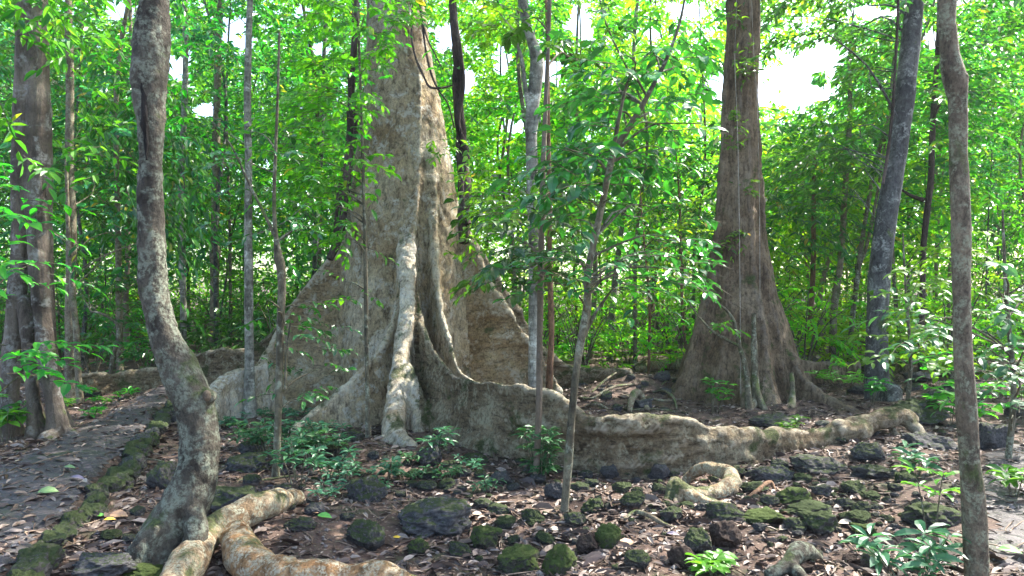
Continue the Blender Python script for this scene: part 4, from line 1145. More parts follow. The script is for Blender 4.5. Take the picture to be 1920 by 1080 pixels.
# understorey shrubs
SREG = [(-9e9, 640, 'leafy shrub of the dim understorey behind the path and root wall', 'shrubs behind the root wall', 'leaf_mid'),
        (640, 1330, 'bright leafy shrub of the understorey between the giant and the conical trunk', 'shrubs between the big trunks', 'leaf_sunlit'),
        (1330, 9e9, 'leafy shrub of the understorey behind the conical and leaning trunks', 'shrubs behind the conical trunk', 'leaf_sunlit')]
protos = []
for i in range(7):
    mb, sb = MB(), MB()
    H = .8 + .16 * i; ns = 6
    for s in range(ns):
        az = rng.uniform(0, 6.28); rr = rng.uniform(.2, .55) * H
        pts = [(0, 0, -.05), (math.cos(az) * rr * .4, math.sin(az) * rr * .4, H * .5), (math.cos(az) * rr, math.sin(az) * rr, H * rng.uniform(.75, 1))]
        sb.add(*tube(pts, [.012, .009, .004], 8, 5))
    n = 52
    az = rng.uniform(0, 6.28, n); z = H * rng.uniform(.15, 1, n); r = .62 * H * np.sqrt(rng.uniform(0, 1, n)) * np.interp(z / H, [0, .5, 1], [.8, 1, .5])
    B = np.stack([np.cos(az) * r, np.sin(az) * r, z], 1)
    sprays(mb, B, np.stack([np.cos(az), np.sin(az), rng.uniform(-.1, .6, n)], 1) + rng.standard_normal((n, 3)) * .4, rng.uniform(.2, .45, n), 9, .115, 1)
    meshes = {}
    for lf in ('leaf_mid', 'leaf_sunlit', 'leaf_shade'):
        V, P, Mi = mb.data(); meshes[lf] = mk_mesh('shrub_foliage', V, P, Mi, [M[lf], M['twig']], [1])
    V, P, Mi = sb.data()
    protos.append((meshes, mk_mesh('shrub_stem', V, P, Mi, [M['thin_bark']], [0])))
sp2 = []
tries = 0
while len(sp2) < 170 and tries < 9000:
    tries += 1
    Y = 11.8 + 15 * rng.random() ** 1.2
    px = rng.uniform(-120, 2040)
    if 1560 < px < 1920 and Y < 13 and rng.random() < .6:
        continue
    x = (px - 960) / F * Y
    if -6 < x < 1 and Y < 12.5:
        continue
    if any(math.hypot(x - a, Y - b) < .75 for a, b, _ in sp2):
        continue
    sp2.append((x, Y, px))
for x, Y, px in sp2:
    r = next(q for q in SREG if q[0] <= px < q[1])
    meshes, st = protos[int(rng.integers(7))]
    o = thing('shrub', (x, Y, g1(x, Y)), r[2], 'shrub', r[3])
    k = rng.uniform(.8, 1.35); o.scale = (k * 1.1, k * 1.1, k); o.rotation_euler = (0, 0, rng.uniform(0, 6.28))
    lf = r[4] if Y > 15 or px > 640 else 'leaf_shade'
    a = link('foliage', meshes[lf]); a.parent = o
    b = link('stems', st); b.parent = o

# the mass of leaves where the wood goes on and closes
mb = MB()
n = 36000
Y = rng.uniform(31, 46, n); px = rng.uniform(-260, 2180, n); x = (px - 960) / F * Y
top = 14 + 8 * (.5 + .6 * fbm(np.stack([px / 190, px * 0, px * 0], 1), 3, 66)) + (px < 900) * 4
top = np.where((px > 930) & (px < 1700), top * 1.25, top)
z = gh(x, Y) + top * rng.uniform(0, 1, n) ** .95
B = np.stack([x, Y, z], 1)
cl = fbm(B * A([.5, .5, .6]), 3, 67)
B = B[cl > -.32]
sprays(mb, B, rng.standard_normal((len(B), 3)), rng.uniform(.5, 1.1, len(B)), 7, .36, 0, twigs=False, keep=gap_keep)
o = build(mb, 'far_woods', [M['leaf_sunlit']], smooth=())
tag(o, None, None, kind='stuff')

# ------------------------------------------------------------------ logs and surface roots
def log(name, label, paths, bark, voxel=.014, cat='root', group=None, disp=.012, extra=()):
    sh = []
    for l in paths:
        P, R = [], []
        for px, py, w, dz in l:       # px,py of the centre line, width in px; py gives the ground contact
            g = G(px, py + w * .5)
            r = w / 2 / F * g[1]
            P.append(g + A([0, 0, r * (1 - .25) + dz])); R.append(r)
        sh.append(tube(P, R, 50, 18, .16, 6, int(rng.integers(1e5))))
    V, Q = fuse(sh, voxel, 3)
    V = V + vnormals(V, Q) * (disp * fbm(V * 7, 3, 12) + disp * .35 * fbm(V * 24, 2, 13))[:, None]
    b = A([V[:, 0].mean(), V[:, 1].mean(), V[:, 2].min()])
    o = build(MB().add(V, [Q]), name, bark, None, b)
    return tag(o, label, cat, group)


log('surface_root', 'pale lichened root sloping down past the foot of the curved trunk', [[(318, 1110, 74, 0), (358, 1040, 62, 0), (396, 996, 54, .02), (446, 970, 52, .02), (496, 948, 50, .02), (535, 932, 44, .0), (560, 922, 32, -.04)]], M['log_bark'])
log('surface_root', 'thick orange brown root in the very front, humped at its blunt end', [[(442, 1010, 44, .05), (462, 1038, 74, .0), (500, 1064, 74, 0), (560, 1078, 72, 0), (640, 1085, 78, 0), (720, 1094, 84, 0), (790, 1110, 84, -.03), (840, 1130, 70, -.08)]], M['log_orange'])
sh = [tb(l, 60, 16, .16, 9, 5) for l in (
    [(1280, 915, 14, 5.95), (1298, 888, 20, 5.9), (1333, 877, 25, 5.75), (1366, 888, 30, 5.6), (1373, 906, 33, 5.45), (1350, 923, 34, 5.35), (1315, 929, 31, 5.3), (1285, 918, 27, 5.3), (1266, 902, 23, 5.33), (1257, 918, 20, 5.28), (1250, 945, 12, 5.2)],
    [(1266, 900, 22, 5.33), (1286, 924, 26, 5.2), (1312, 937, 23, 5.15), (1346, 943, 14, 5.12), (1380, 946, 6, 5.1)],
    [(1270, 906, 18, 5.3), (1273, 931, 18, 5.2), (1264, 951, 9, 5.12)], [(1310, 928, 16, 5.3), (1300, 950, 10, 5.1), (1290, 962, 5, 5.0)])]
V, Q = fuse(sh, .008, 2)
V = V + vnormals(V, Q) * (.006 * fbm(V * 14, 3, 12) + .003 * fbm(V * 34, 2, 13))[:, None]
b = A([V[:, 0].mean(), V[:, 1].mean(), V[:, 2].min()])
tag(build(MB().add(V, [Q]), 'surface_root', M['log_bark'], None, b), 'pale tan knot of looping roots below the long buttress root', 'root')
log('surface_root', 'short reddish curled root end between mossy rocks below the long root', [[(1398, 934, 5, 0), (1418, 927, 8, .02), (1434, 917, 9, .04), (1446, 914, 8, .04), (1453, 920, 5, .0)]], M['rust_bark'], .006, disp=.003)
log('surface_root', 'grey green forked root in the near litter before the slim knobby trunk', [[(1440, 1078, 18, 0), (1475, 1060, 28, 0), (1500, 1040, 36, .03), (1530, 1038, 24, .0), (1545, 1045, 14, -.03)], [(1478, 1055, 26, 0), (1500, 1075, 22, 0), (1520, 1092, 16, -.01)]], M['lichen_bark'], .008, disp=.005)
log('surface_root', 'pale arched root stub standing up from the dark heap behind the long root', [[(1180, 772, 9, 0), (1184, 758, 12, .06), (1194, 750, 14, .11), (1206, 756, 12, .06), (1214, 768, 9, 0)]], M['brown_bark'], .012, disp=.004)
for k, l in enumerate([[(1085, 745, 8, 0), (1110, 752, 9, .03), (1135, 740, 9, .06), (1160, 730, 8, .05), (1190, 720, 7, 0)],
                       [(1100, 760, 10, 0), (1120, 762, 13, .03), (1138, 766, 10, 0)], [(1210, 745, 7, 0), (1230, 755, 8, .04), (1255, 757, 8, .04), (1280, 748, 6, 0)],
                       [(1225, 735, 6, 0), (1245, 740, 8, .05), (1262, 752, 9, .05), (1270, 768, 7, 0)], [(1110, 735, 6, 0), (1150, 712, 7, .08), (1200, 690, 7, .12), (1245, 668, 6, .15)],
                       [(1240, 722, 6, 0), (1262, 715, 8, .05), (1285, 722, 7, .03), (1300, 735, 5, 0)], [(1150, 760, 7, 0), (1180, 772, 8, .03), (1230, 770, 7, .02), (1290, 775, 6, 0)],
                       [(1720, 770, 8, 0), (1750, 778, 9, .04), (1785, 782, 7, 0)], [(1700, 755, 7, 0), (1740, 762, 8, .04), (1775, 775, 6, 0)]]):
    log('surface_root', 'thin tangled root on the dark heap between the giant and the conical trunk' if k < 7 else 'thin root on the ground between the tip of the long root and the dark boulders', [[(a, b, w * .62, dz) for a, b, w, dz in l]], M['brown_bark'] if k % 3 else M['thin_bark'], .007,
        group='tangled roots on the dark heap' if k < 7 else 'thin roots at the tip of the long root', disp=.003)
log('surface_root', 'long pale root lying low behind the dark heap, towards the conical trunk', [[(1195, 690, 14, 0), (1225, 684, 20, .0), (1265, 680, 22, 0), (1300, 690, 20, 0)]], M['log_bark'], .016)
log('fallen_branch', 'dark fallen branch lying across the ground behind the conical trunk', [[(1470, 655, 16, .02), (1530, 650, 16, .03), (1590, 655, 15, .02), (1640, 650, 12, 0)]], M['dark_bark'], .02, 'branch')
log('fallen_branch', 'thin brown stick lying by the leafy end of the lichened root', [[(470, 905, 5, .0), (505, 900, 5, .01), (560, 895, 5, .01), (600, 905, 4, 0)]], M['brown_bark'], .005, 'stick', disp=.001)
log('fallen_branch', 'thin root like stick in the red litter below the mossy rocks', [[(1170, 975, 5, .0), (1190, 965, 8, .02), (1215, 970, 9, .02), (1245, 985, 7, .01), (1265, 990, 5, 0)]], M['brown_bark'], .005, 'stick', disp=.002)
log('fallen_branch', 'thin stick reaching from the path edge towards the curved trunk', [[(222, 872, 4, 0), (260, 866, 4, .02), (300, 868, 4, .02), (330, 876, 3, 0)]], M['brown_bark'], .005, 'stick', disp=.001)
log('fallen_branch', 'thin twig lying below the front root of the giant tree', [[(690, 905, 4, 0), (720, 918, 4, .01), (760, 928, 4, .01)]], M['brown_bark'], .005, 'stick', disp=.001)

# ------------------------------------------------------------------ rocks
def rock_mesh(seed, facets=9, rough=.16):
    import bmesh
    bm = bmesh.new(); bmesh.ops.create_icosphere(bm, subdivisions=5, radius=1)
    V = A([v.co[:] for v in bm.verts]); T = A([[v.index for v in f.verts] for f in bm.faces]); bm.free()
    r = np.random.default_rng(seed)
    V0 = V.copy()
    for _ in range(facets):
        n = nrm(r.standard_normal(3)); d = r.uniform(.55, .85)
        s = V @ n
        V = V - np.maximum(s - d, 0)[:, None] * n * .85
    V = V + V0 * (rough * fbm(V0 * 1.9, 3, seed) + rough * .5 * fbm(V0 * 5, 3, seed + 5) + .035 * fbm(V0 * 15, 2, seed + 9))[:, None]
    lo, hi = V.min(0), V.max(0)
    V = (V - (lo + hi) / 2) / (hi - lo) * 2
    return mk_mesh('rock', V, [T], [0], [], [0])


RB = {}
for mt in ('rock_moss', 'rock_dark', 'rock_brown', 'rock_green'):
    for k in range(8):
        me = rock_mesh(100 + k, 6 + k, .12 + .02 * (k % 4)); me.materials.append(M[mt]); RB[mt, k] = me


def rock(px, py, w, h, mt, label, group=None, sink=.40, name='rock'):
    """px: centre, py: where its foot meets the ground, w x h: seen size in photo pixels"""
    g = G(px, py - h * .18); Y = g[1]
    hw = w / 2 / F * Y
    hz = max(h / F * Y * .54, .02)
    dep = hw * rng.uniform(.75, 1.0)
    o = link(name, RB[mt, int(rng.integers(8))])
    o.scale = (hw * 1.06, dep, hz)
    o.rotation_euler = (rng.normal() * .1, rng.normal() * .1, rng.uniform(-.5, .5) + (math.pi if rng.random() < .5 else 0))
    o.location = (g[0], Y + dep * .35, g1(g[0], Y + dep * .35) + hz * (1 - sink * 1.5))
    tag(o, label, 'rock', group)
    USED.append((px, py - h / 2, w, h))
    return o


USED = []
HR = [
    (812, 1008, 140, 68, 'rock_dark', 'broad flat dark rock, widest of the stones before the giant tree'),
    (686, 950, 70, 62, 'rock_dark', 'dark angular rock just behind the broad flat one, nearer the giant tree'),
    (686, 1042, 72, 68, 'rock_moss', 'mossy dark rock right behind the orange brown root'),
    (780, 1046, 44, 38, 'rock_green', 'small mossy rock under the near edge of the broad flat rock'),
    (862, 1050, 48, 36, 'rock_moss', 'small moss covered stone between the flat rock and the bright mossy boulder'),
    (910, 1036, 54, 48, 'rock_green', 'green mossy stone with tiny plants just behind the bright mossy boulder'),
    (974, 1084, 80, 58, 'rock_green', 'bright mossy boulder lit by the sun in the near litter'),
    (1046, 1088, 68, 74, 'rock_green', 'tall mossy boulder beside the bright one, pale moss on its top'),
    (948, 998, 40, 28, 'rock_moss', 'small stone behind the bright mossy boulder, near the crooked sapling'),
    (1078, 992, 40, 34, 'rock_moss', 'mossy stone at the foot of the crooked leaning sapling'),
    (1104, 1046, 44, 42, 'rock_brown', 'dark brown bare stone beside the tall mossy boulder'),
    (1142, 1036, 48, 56, 'rock_green', 'upright mossy stone to one side of the bare brown one'),
    (1196, 1074, 48, 42, 'rock_moss', 'low mossy stone in open litter in the front row'),
    (1284, 1072, 56, 52, 'rock_brown', 'rounded dark brown stone in the front row, near the forked root'),
    (1144, 902, 34, 32, 'rock_dark', 'black stone tucked under the hollow of the long root'),
    (1236, 904, 42, 36, 'rock_dark', 'larger black stone under the long root, beside the knot of roots'),
    (1042, 944, 40, 40, 'rock_dark', 'black stone behind the stem of the crooked sapling'),
    (1110, 966, 44, 32, 'rock_moss', 'mossy stone beyond the foot of the crooked sapling'),
    (1188, 956, 48, 32, 'rock_moss', 'mossy flat stone between the crooked sapling and the knot of roots'),
    (804, 880, 46, 46, 'rock_dark', 'dark rock against the front foot of the giant tree'),
    (940, 912, 44, 28, 'rock_dark', 'low dark stone under the shade of the long root near its thick end'),
    (1362, 1042, 58, 68, 'rock_brown', 'round rough brown boulder in the near litter below the knot of roots'),
    (1312, 1046, 52, 54, 'rock_moss', 'mossy boulder touching the round brown one'),
    (1362, 986, 68, 40, 'rock_moss', 'wide mossy stone behind the round brown boulder'),
    (1436, 986, 78, 28, 'rock_green', 'long low mossy ridge of stone beyond the round brown boulder'),
    (1488, 950, 68, 36, 'rock_green', 'broad mossy stone in the middle of the stones below the long root'),
    (1516, 972, 90, 30, 'rock_moss', 'longest low mossy stone among those below the long root'),
    (1498, 1000, 46, 30, 'rock_moss', 'round mossy stone with litter all around, before the long low one'),
    (1608, 986, 66, 28, 'rock_moss', 'mossy stone nearest to the pale fallen leaf'),
    (1622, 1012, 44, 28, 'rock_green', 'small bright mossy cushion in front of the pale fallen leaf'),
    (1542, 936, 38, 28, 'rock_dark', 'dark small stone beyond the longest low mossy stone'),
    (1642, 906, 80, 32, 'rock_dark', 'flat dark slab on the bare ground near the second path'),
    (1542, 892, 98, 34, 'rock_moss', 'long mossy rock leaning on the foot of the long root'),
    (1634, 868, 62, 40, 'rock_dark', 'dark rock under the thin end of the long root'),
    (1752, 848, 98, 34, 'rock_dark', 'low wide dark rock between the root tip and the slim knobby trunk'),
    (1862, 852, 62, 62, 'rock_dark', 'black boulder behind the slim knobby trunk'),
    (1760, 998, 92, 48, 'rock_moss', 'mossy rock at the edge of the second path, before the slim trunk'),
    (1452, 910, 78, 40, 'rock_dark', 'dark heap like rock right of the knot of roots'),
    (1464, 888, 34, 30, 'rock_dark', 'black stone standing against the long root'),
    (1730, 802, 100, 52, 'rock_dark', 'dark rock in the ferns behind the tip of the long root'),
    (1450, 802, 92, 30, 'rock_moss', 'mossy rock between the prop roots and the long root'),
    (190, 1092, 120, 44, 'rock_dark', 'dark flat rock lying before the curved trunk, by the path edge'),
    (266, 1096, 74, 34, 'rock_green', 'bright green mossy rock at the very foot of the curved trunk'),
    (436, 972, 104, 66, 'rock_dark', 'bluish black rock behind the lichened root'),
    (462, 888, 76, 38, 'rock_dark', 'dark rock among the bluish herbs'),
    (300, 926, 64, 62, 'rock_moss', 'dark mossy rock behind the curved trunk foot'),
    (318, 800, 36, 26, 'rock_dark', 'small dark stone at the path edge just past the curved trunk'),
    (1640, 1072, 50, 34, 'rock_moss', 'mossy stone in the near litter before the long leaved plant'),
    (560, 1000, 60, 30, 'rock_moss', 'low mossy stone beside the tip of the lichened root'),
    (1262, 985, 46, 34, 'rock_moss', 'mossy stone with a stick before it, left of the wide mossy one'),
    (1000, 985, 44, 34, 'rock_moss', 'mossy stone between the flat rock and the crooked sapling'),
    (1240, 930, 34, 24, 'rock_moss', 'little stone touching the knot of roots'),
    (1562, 830, 60, 24, 'rock_moss', 'mossy stone on the far side of the long root, near its thin end'),
    (1790, 760, 110, 46, 'rock_dark', 'broad dark rock in the undergrowth behind the slim trunk'),
    (1600, 712, 70, 22, 'rock_moss', 'low mossy rock beside the leaning trunk'),
    (1540, 690, 60, 24, 'rock_dark', 'grey rock near the back root of the conical trunk'),
]
for px, py, w, h, mt, lb in HR:
    rock(px, py, w, h, mt, lb)
# moss-grown edging of the path
for i in range(38):
    t = i / 37
    y = 3.6 + (10.0 - 3.6) * t ** 1.15
    x = np.interp(y, PR[:, 0], PR[:, 1]) + rng.normal() * .025 + .02
    s = rng.uniform(.8, 1.25)
    o = link('edging_stone', RB['rock_dark' if rng.random() < .15 else 'rock_moss', int(rng.integers(8))])
    o.scale = (.10 * s, .15 * s * rng.uniform(.9, 1.35), .085 * s)
    o.rotation_euler = (rng.normal() * .06, rng.normal() * .06, .42 + rng.normal() * .15)
    o.location = (x, y, g1(x - .15, y) - .035)
    tag(o, 'mossy stone of the edging along the trodden path beside the curved trunk', 'rock', 'mossy edging stones of the path')
# the many small stones
AREAS = [((640, 860, 1050, 940), 36, 'small dark stone in the shade between the front root and the flat rock', 'small stones before the giant tree', 'rock_dark', 'rock_moss', (18, 44)),
         ((840, 950, 1240, 1078), 26, 'small stone in the reddish litter around the mossy boulders', 'small stones in the front litter', 'rock_moss', 'rock_brown', (14, 38)),
         ((1050, 895, 1420, 960), 38, 'small mossy stone close below the long root', 'small stones below the long root', 'rock_moss', 'rock_dark', (18, 44)),
         ((1400, 890, 1720, 1010), 42, 'small mossy stone scattered between the long root and the second path', 'small stones by the second path', 'rock_moss', 'rock_dark', (18, 52)),
         ((1240, 1000, 1720, 1078), 14, 'small stone among dead leaves near the forked root', 'small stones near the forked root', 'rock_moss', 'rock_brown', (14, 34)),
         ((430, 800, 660, 1000), 26, 'small dark stone among the herbs near the bent pale root', 'small stones among the herbs', 'rock_dark', 'rock_moss', (18, 44)),
         ((1060, 700, 1290, 775), 18, 'small black stone on the heap between the two big trunks', 'black stones of the heap', 'rock_dark', 'rock_dark', (14, 34)),
         ((1480, 660, 1920, 830), 22, 'dark stone in the shady ground around the leaning trunk', 'stones around the leaning trunk', 'rock_dark', 'rock_moss', (18, 50)),
         ((200, 760, 340, 1070), 14, 'small stone in the gutter between path and curved trunk', 'small stones by the curved trunk', 'rock_moss', 'rock_dark', (16, 36)),
         ((150, 735, 480, 775), 14, 'small dark stone along the foot of the root wall', 'small stones along the root wall', 'rock_dark', 'rock_dark', (12, 26))]
for (x0, y0, x1, y1), n, lb, gp, m1, m2, (a, b) in AREAS:
    for _ in range(n):
        for _t in range(30):
            px, py = rng.uniform(x0, x1), rng.uniform(y0, y1)
            w = a * .8 + (b * 1.35 - a * .8) * rng.random() ** 2.2
            if not any(abs(px - q[0]) < (w + q[2]) * .36 and abs(py - w * .3 - q[1]) < (w * .6 + q[3]) * .36 for q in USED):
                break
        g = G(px, py)
        if path_masks(g[:1], g[1:2])[0][0] > .15:
            continue
        rock(px, py, w, w * rng.uniform(.45, .75), m1 if rng.random() < .65 else m2, lb, gp)

# ------------------------------------------------------------------ litter
def flat_leaves(mb, x, y, L, wr, lift=(.004, .02), tilt=.25, mat=0):
    n = len(x)
    z = gh(x, y) + rng.uniform(*lift, n)
    az = rng.uniform(0, 6.283, n)
    D = np.stack([np.cos(az), np.sin(az), rng.normal(0, .12, n)], 1)
    Nn = A([0, 0, 1.]) + rng.standard_normal((n, 3)) * tilt
    add_leaves(mb, np.stack([x, y, z], 1) - D * L[:, None] * .5, D, Nn, L, wr, 1, mat)


mb = MB()
n = 40000
Y = 3.2 + 10 * rng.random(n) ** 1.5; X = rng.uniform(-.80, .80, n) * Y
m1, m2 = path_masks(X, Y)
den = fbm(np.stack([X * .9, Y * .9, X * 0], 1), 3, 71)
k = (rng.random(n) < np.where(np.maximum(m1, m2) > .5, .34, .9)) & (rng.random(n) < .75 + .9 * (den + .3))
X, Y = X[k], Y[k]
flat_leaves(mb, X, Y, rng.uniform(.025, .10, len(X)) * (1 + 1. * (rng.random(len(X)) > .93)), .42, tilt=.35)
n = 5000
Y = 12 + 14 * rng.random(n); X = rng.uniform(-.8, .8, n) * Y
flat_leaves(mb, X, Y, rng.uniform(.07, .16, n), .45)
tag(build(mb, 'leaf_litter', [M['litter']], smooth=()), None, None, kind='stuff')
mb = MB()
for i in range(750):
    y = 3.3 + 9 * rng.random() ** 1.5; x = rng.uniform(-.78, .78) * y
    if path_masks(A([x]), A([y]))[0][0] > .5 and rng.random() < .6:
        continue
    L = rng.uniform(.08, .4); a = rng.uniform(0, 6.28); d = A([math.cos(a), math.sin(a), 0]) * L
    c = A([x, y, 0]); p = [c - d * .5, c + rng.normal(0, .03, 3), c + d * .5]
    for q in p: q[2] = g1(q[0], q[1]) + rng.uniform(.004, .025)
    mb.add(*tube(p, [.004, .0035, .002], 6, 5))
tag(build(mb, 'twig_litter', [M['stick']]), None, None, kind='stuff')

# grit and crumbs of lava between the stones
n = 5200
Y = 3.2 + 8 * rng.random(n) ** 1.4; X = rng.uniform(-.8, .8, n) * Y
T = A([(1, 0, 0), (-1, 0, 0), (0, 1, 0), (0, -1, 0), (0, 0, 1), (0, 0, -1.)]); TF = A([(0, 2, 4), (2, 1, 4), (1, 3, 4), (3, 0, 4), (2, 0, 5), (1, 2, 5), (3, 1, 5), (0, 3, 5)])
sz = .005 + .022 * rng.random(n) ** 2.2
c, sn = np.cos(X * 91), np.sin(X * 91)
T = T[None] * sz[:, None, None] * rng.uniform(.6, 1.3, (n, 6, 1)) * A([1, .9, .6])
T = np.stack([T[..., 0] * c[:, None] - T[..., 1] * sn[:, None], T[..., 0] * sn[:, None] + T[..., 1] * c[:, None], T[..., 2] + rng.normal(0, .1, (n, 6)) * sz[:, None]], -1)
V = T + np.stack([X, Y, gh(X, Y) + sz * .25], 1)[:, None]
tag(build(MB().add(V.reshape(-1, 3), [(TF[None] + (np.arange(n) * 6)[:, None, None]).reshape(-1, 3)]), 'gravel', [M['grit']], smooth=()), None, None, kind='stuff')

# fallen leaves one can pick out
for px, py, w, mt, lb in [(608, 975, 30, 'lf_green', 'fresh green fallen leaf near the tip of the lichened root'), (745, 1016, 18, 'lf_yellow', 'bright yellow fallen leaf behind the orange brown root'),
                          (206, 982, 20, 'lf_yellow', 'yellow fallen leaf by the edging of the path'), (222, 972, 34, 'lf_tan', 'tan curled fallen leaf beside the yellow one at the path edging'),
                          (188, 974, 18, 'lf_green', 'green fallen leaf at the path edging'), (1588, 988, 36, 'lf_pale', 'large pale fallen leaf between mossy stones'), (1175, 1026, 42, 'lf_tan', 'large tan fallen leaf beside the upright mossy stone'),
                          (90, 927, 34, 'lf_dull', 'green fallen leaf lying on the trodden path'), (145, 902, 32, 'lf_violet', 'dark violet fallen leaf on the trodden path'), (130, 882, 22, 'lf_dull', 'yellow green fallen leaf on the far part of the path'),
                          (894, 970, 18, 'lf_pale', 'small pale leaf beyond the flat rock'), (1040, 1000, 20, 'lf_pale', 'pale round leaf on the mossy boulders'), (1262, 1008, 24, 'lf_violet', 'bluish dead leaf before the round brown boulder'),
                          (315, 1050, 20, 'lf_tan', 'orange dead leaf by the lichened root'), (310, 1062, 24, 'lf_pale', 'pale dead leaf by the lichened root'), (1895, 1040, 40, 'lf_green', 'green leaf lying on the second path'), (592, 968, 16, 'lf_tan', 'brown leaf beside the fresh green leaf')]:
    g = G(px, py); L = w / F * g[1]
    mb = MB(); az = rng.uniform(-.5, .5)
    D = A([[math.cos(az), math.sin(az), .08]]); p = A([[g[0], g[1], g[2] + .028]]) - D * L * .5
    add_leaves(mb, p, D, A([[rng.normal() * .15, -.45, 1.]]), A([L]), .48, 2)
    tag(build(mb, 'fallen_leaf', [M[mt]], None, (g[0], g[1], g[2]), smooth=()), lb, 'leaf')

# ------------------------------------------------------------------ small plants
def herb(px, py, label, leaf='leaf_herb', h=.45, stems=5, spread=.2, leafL=.12, whorl=7, wr=.3, cat='plant', group=None, side=(2, 3), name='herb', r=.005, tiers=2):
    g = G(px, py)
    root = thing(name, g, label, cat, group)
    lb, sb = MB(), MB()
    for s in range(stems):
        a = rng.uniform(0, 6.28); rr = spread * rng.uniform(.25, 1) if stems > 1 else spread * .15
        hh = h * rng.uniform(.6, 1.05) if stems > 1 else h
        tip = g + A([math.cos(a) * rr, math.sin(a) * rr, hh])
        st = g + A([math.cos(a) * rr * .3, math.sin(a) * rr * .3, -.02])
        mid = st * .5 + tip * .5 + A([0, 0, .1 * hh])
        sb.add(*tube([st, mid, tip], [r, r * .8, r * .5], 10, 5))
        for tier in range(tiers):
            f = 1 - tier * .36
            c = (st * (1 - f) + tip * f) + A([0, 0, .1 * hh * 4 * f * (1 - f)])
            k = whorl + int(rng.integers(-1, 2))
            az = np.linspace(0, 6.283, k, endpoint=False) + rng.uniform(0, 6) + rng.normal(0, .2, k)
            D = np.stack([np.cos(az), np.sin(az), rng.uniform(-.15, .45, k)], 1)
            P = np.tile(c, (k, 1)) + D * .012 + A([0, 0, 1.]) * rng.uniform(-.05, .02, (k, 1)) * hh
            add_leaves(lb, P, D, A([0, 0, 1.]) + rng.standard_normal((k, 3)) * .25, leafL * rng.uniform(.6, 1.15, k), wr, 2)
    build(lb, 'foliage', [M[leaf]], root, g, smooth=())
    build(sb, 'stems', [M['thin_bark']], root, g)


herb(1012, 900, 'bluish green plant with whorls of narrow leaves before the long root', h=.44, stems=11, spread=.20, leafL=.115, whorl=8, tiers=3)
herb(815, 868, 'small whorled plant between the front root and the long root', h=.30, stems=5, spread=.14, leafL=.12)
herb(722, 905, 'low whorled plant before the front foot of the giant tree', h=.2, stems=4, spread=.12, leafL=.11)
for i, (px, py, hh) in enumerate([(500, 850, .3), (540, 868, .32), (585, 870, .3), (625, 860, .25), (470, 840, .22), (560, 905, .3), (610, 895, .22), (540, 835, .25)]):
    herb(px, py, 'bluish green herb of the low patch around the young forking sapling', h=hh, stems=7, spread=.24, leafL=.10, whorl=7, wr=.36, group='herbs around the forking sapling')
for px, py in [(445, 800), (500, 790), (560, 790), (470, 760), (600, 815)]:
    herb(px, py, 'low herb in front of the pale bent root and its green pole', h=.14, stems=6, spread=.22, leafL=.085, whorl=6, wr=.42, group='herbs by the pale bent root')
for px, py in [(680, 890), (760, 900), (800, 905), (850, 898), (700, 925), (905, 925), (640, 905), (770, 870), (880, 880), (610, 930)]:
    herb(px, py, 'tiny herb on the dark stones before the giant tree', h=.10, stems=5, spread=.16, leafL=.065, whorl=6, wr=.4, group='tiny herbs before the giant tree')
herb(1715, 1100, 'long leaved plant in the near corner by the slim knobby trunk', 'leaf_herb', .24, 6, .24, .15, 7, .30)
herb(1748, 1000, 'single stemmed plant with a fresh leafy top before the slim knobby trunk', 'leaf_fresh', .42, 2, .12, .15, 6, .38)
herb(1712, 890, 'plant with wide flat leaves beside the dark slab', 'leaf_herb', .2, 3, .2, .15, 6, .36)
herb(1345, 1085, 'fresh light green leafy seedling in the front litter', 'leaf_fresh', .10, 4, .12, .11, 6, .5)
herb(1338, 775, 'weedy plant at the foot of the conical trunk', 'leaf_mid', .4, 6, .22, .12, 6, .4)
herb(1590, 730, 'grassy green plant between the conical and the leaning trunk', 'leaf_fresh', .25, 9, .5, .16, 7, .26)
herb(1634, 755, 'bright little plant against the foot of the leaning trunk', 'leaf_mid', .35, 6, .22, .11, 6, .45)
herb(12, 830, 'long leaved plant crouching at the foot of the fluted tree', 'leaf_mid', .45, 5, .3, .2, 6, .36)
herb(1480, 815, 'low plant among the mossy stones behind the long root', 'leaf_mid', .18, 5, .3, .1, 6, .4)
herb(1900, 930, 'low leafy plant on the edge of the second path', 'leaf_mid', .2, 4, .2, .13, 6, .4)
herb(1330, 755, 'leaning weed beside the black heap', 'leaf_mid', .3, 4, .2, .11, 6, .4)
for px, py in [(1060, 690), (1120, 665), (1180, 660), (1240, 655), (1090, 670), (1200, 680), (1290, 690), (1260, 700), (1150, 690)]:
    herb(px, py, 'bright low plant on the rise behind the black heap', 'leaf_sunlit', .5, 7, .5, .17, 7, .4, group='plants behind the black heap')
for px, py in [(150, 745), (200, 760), (250, 745), (120, 765), (170, 785)]:
    herb(px, py, 'small plant along the far edge of the path by the fluted tree', 'leaf_mid', .14, 4, .2, .10, 6, .4, group='plants by the fluted tree')
for i, (px, py) in enumerate([(1760, 730), (1880, 740), (1700, 700), (1840, 700), (1920, 790), (1780, 800)]):
    herb(px, py, 'leafy undergrowth plant in the shade behind the slim knobby trunk', 'leaf_mid', .5, 7, .5, .19, 7, .42, group='undergrowth behind the slim trunk')


def broad_shrub(px, py, Y, label, boxes, leaf, leafL=.19):
    x = (px - 960) / F * Y
    P = A([(x, Y, g1(x, Y) - .05), (x + .05, Y, .7), (x + .02, Y + .05, 1.5), (x - .05, Y, 2.3)])
    tree('broad_leaved_shrub', label, 'shrub', P, A([.03, .024, .018, .008]), M['thin_bark'], M[leaf], regions=[dict(box=b, Y=(Y - .7, Y + .7), n=n, nl=7, leafL=leafL, limbs=l, hang=.08, tilt=.25, keep=gap_keep, tw=(.3, .6)) for b, n, l in boxes], n=30, seg=8)


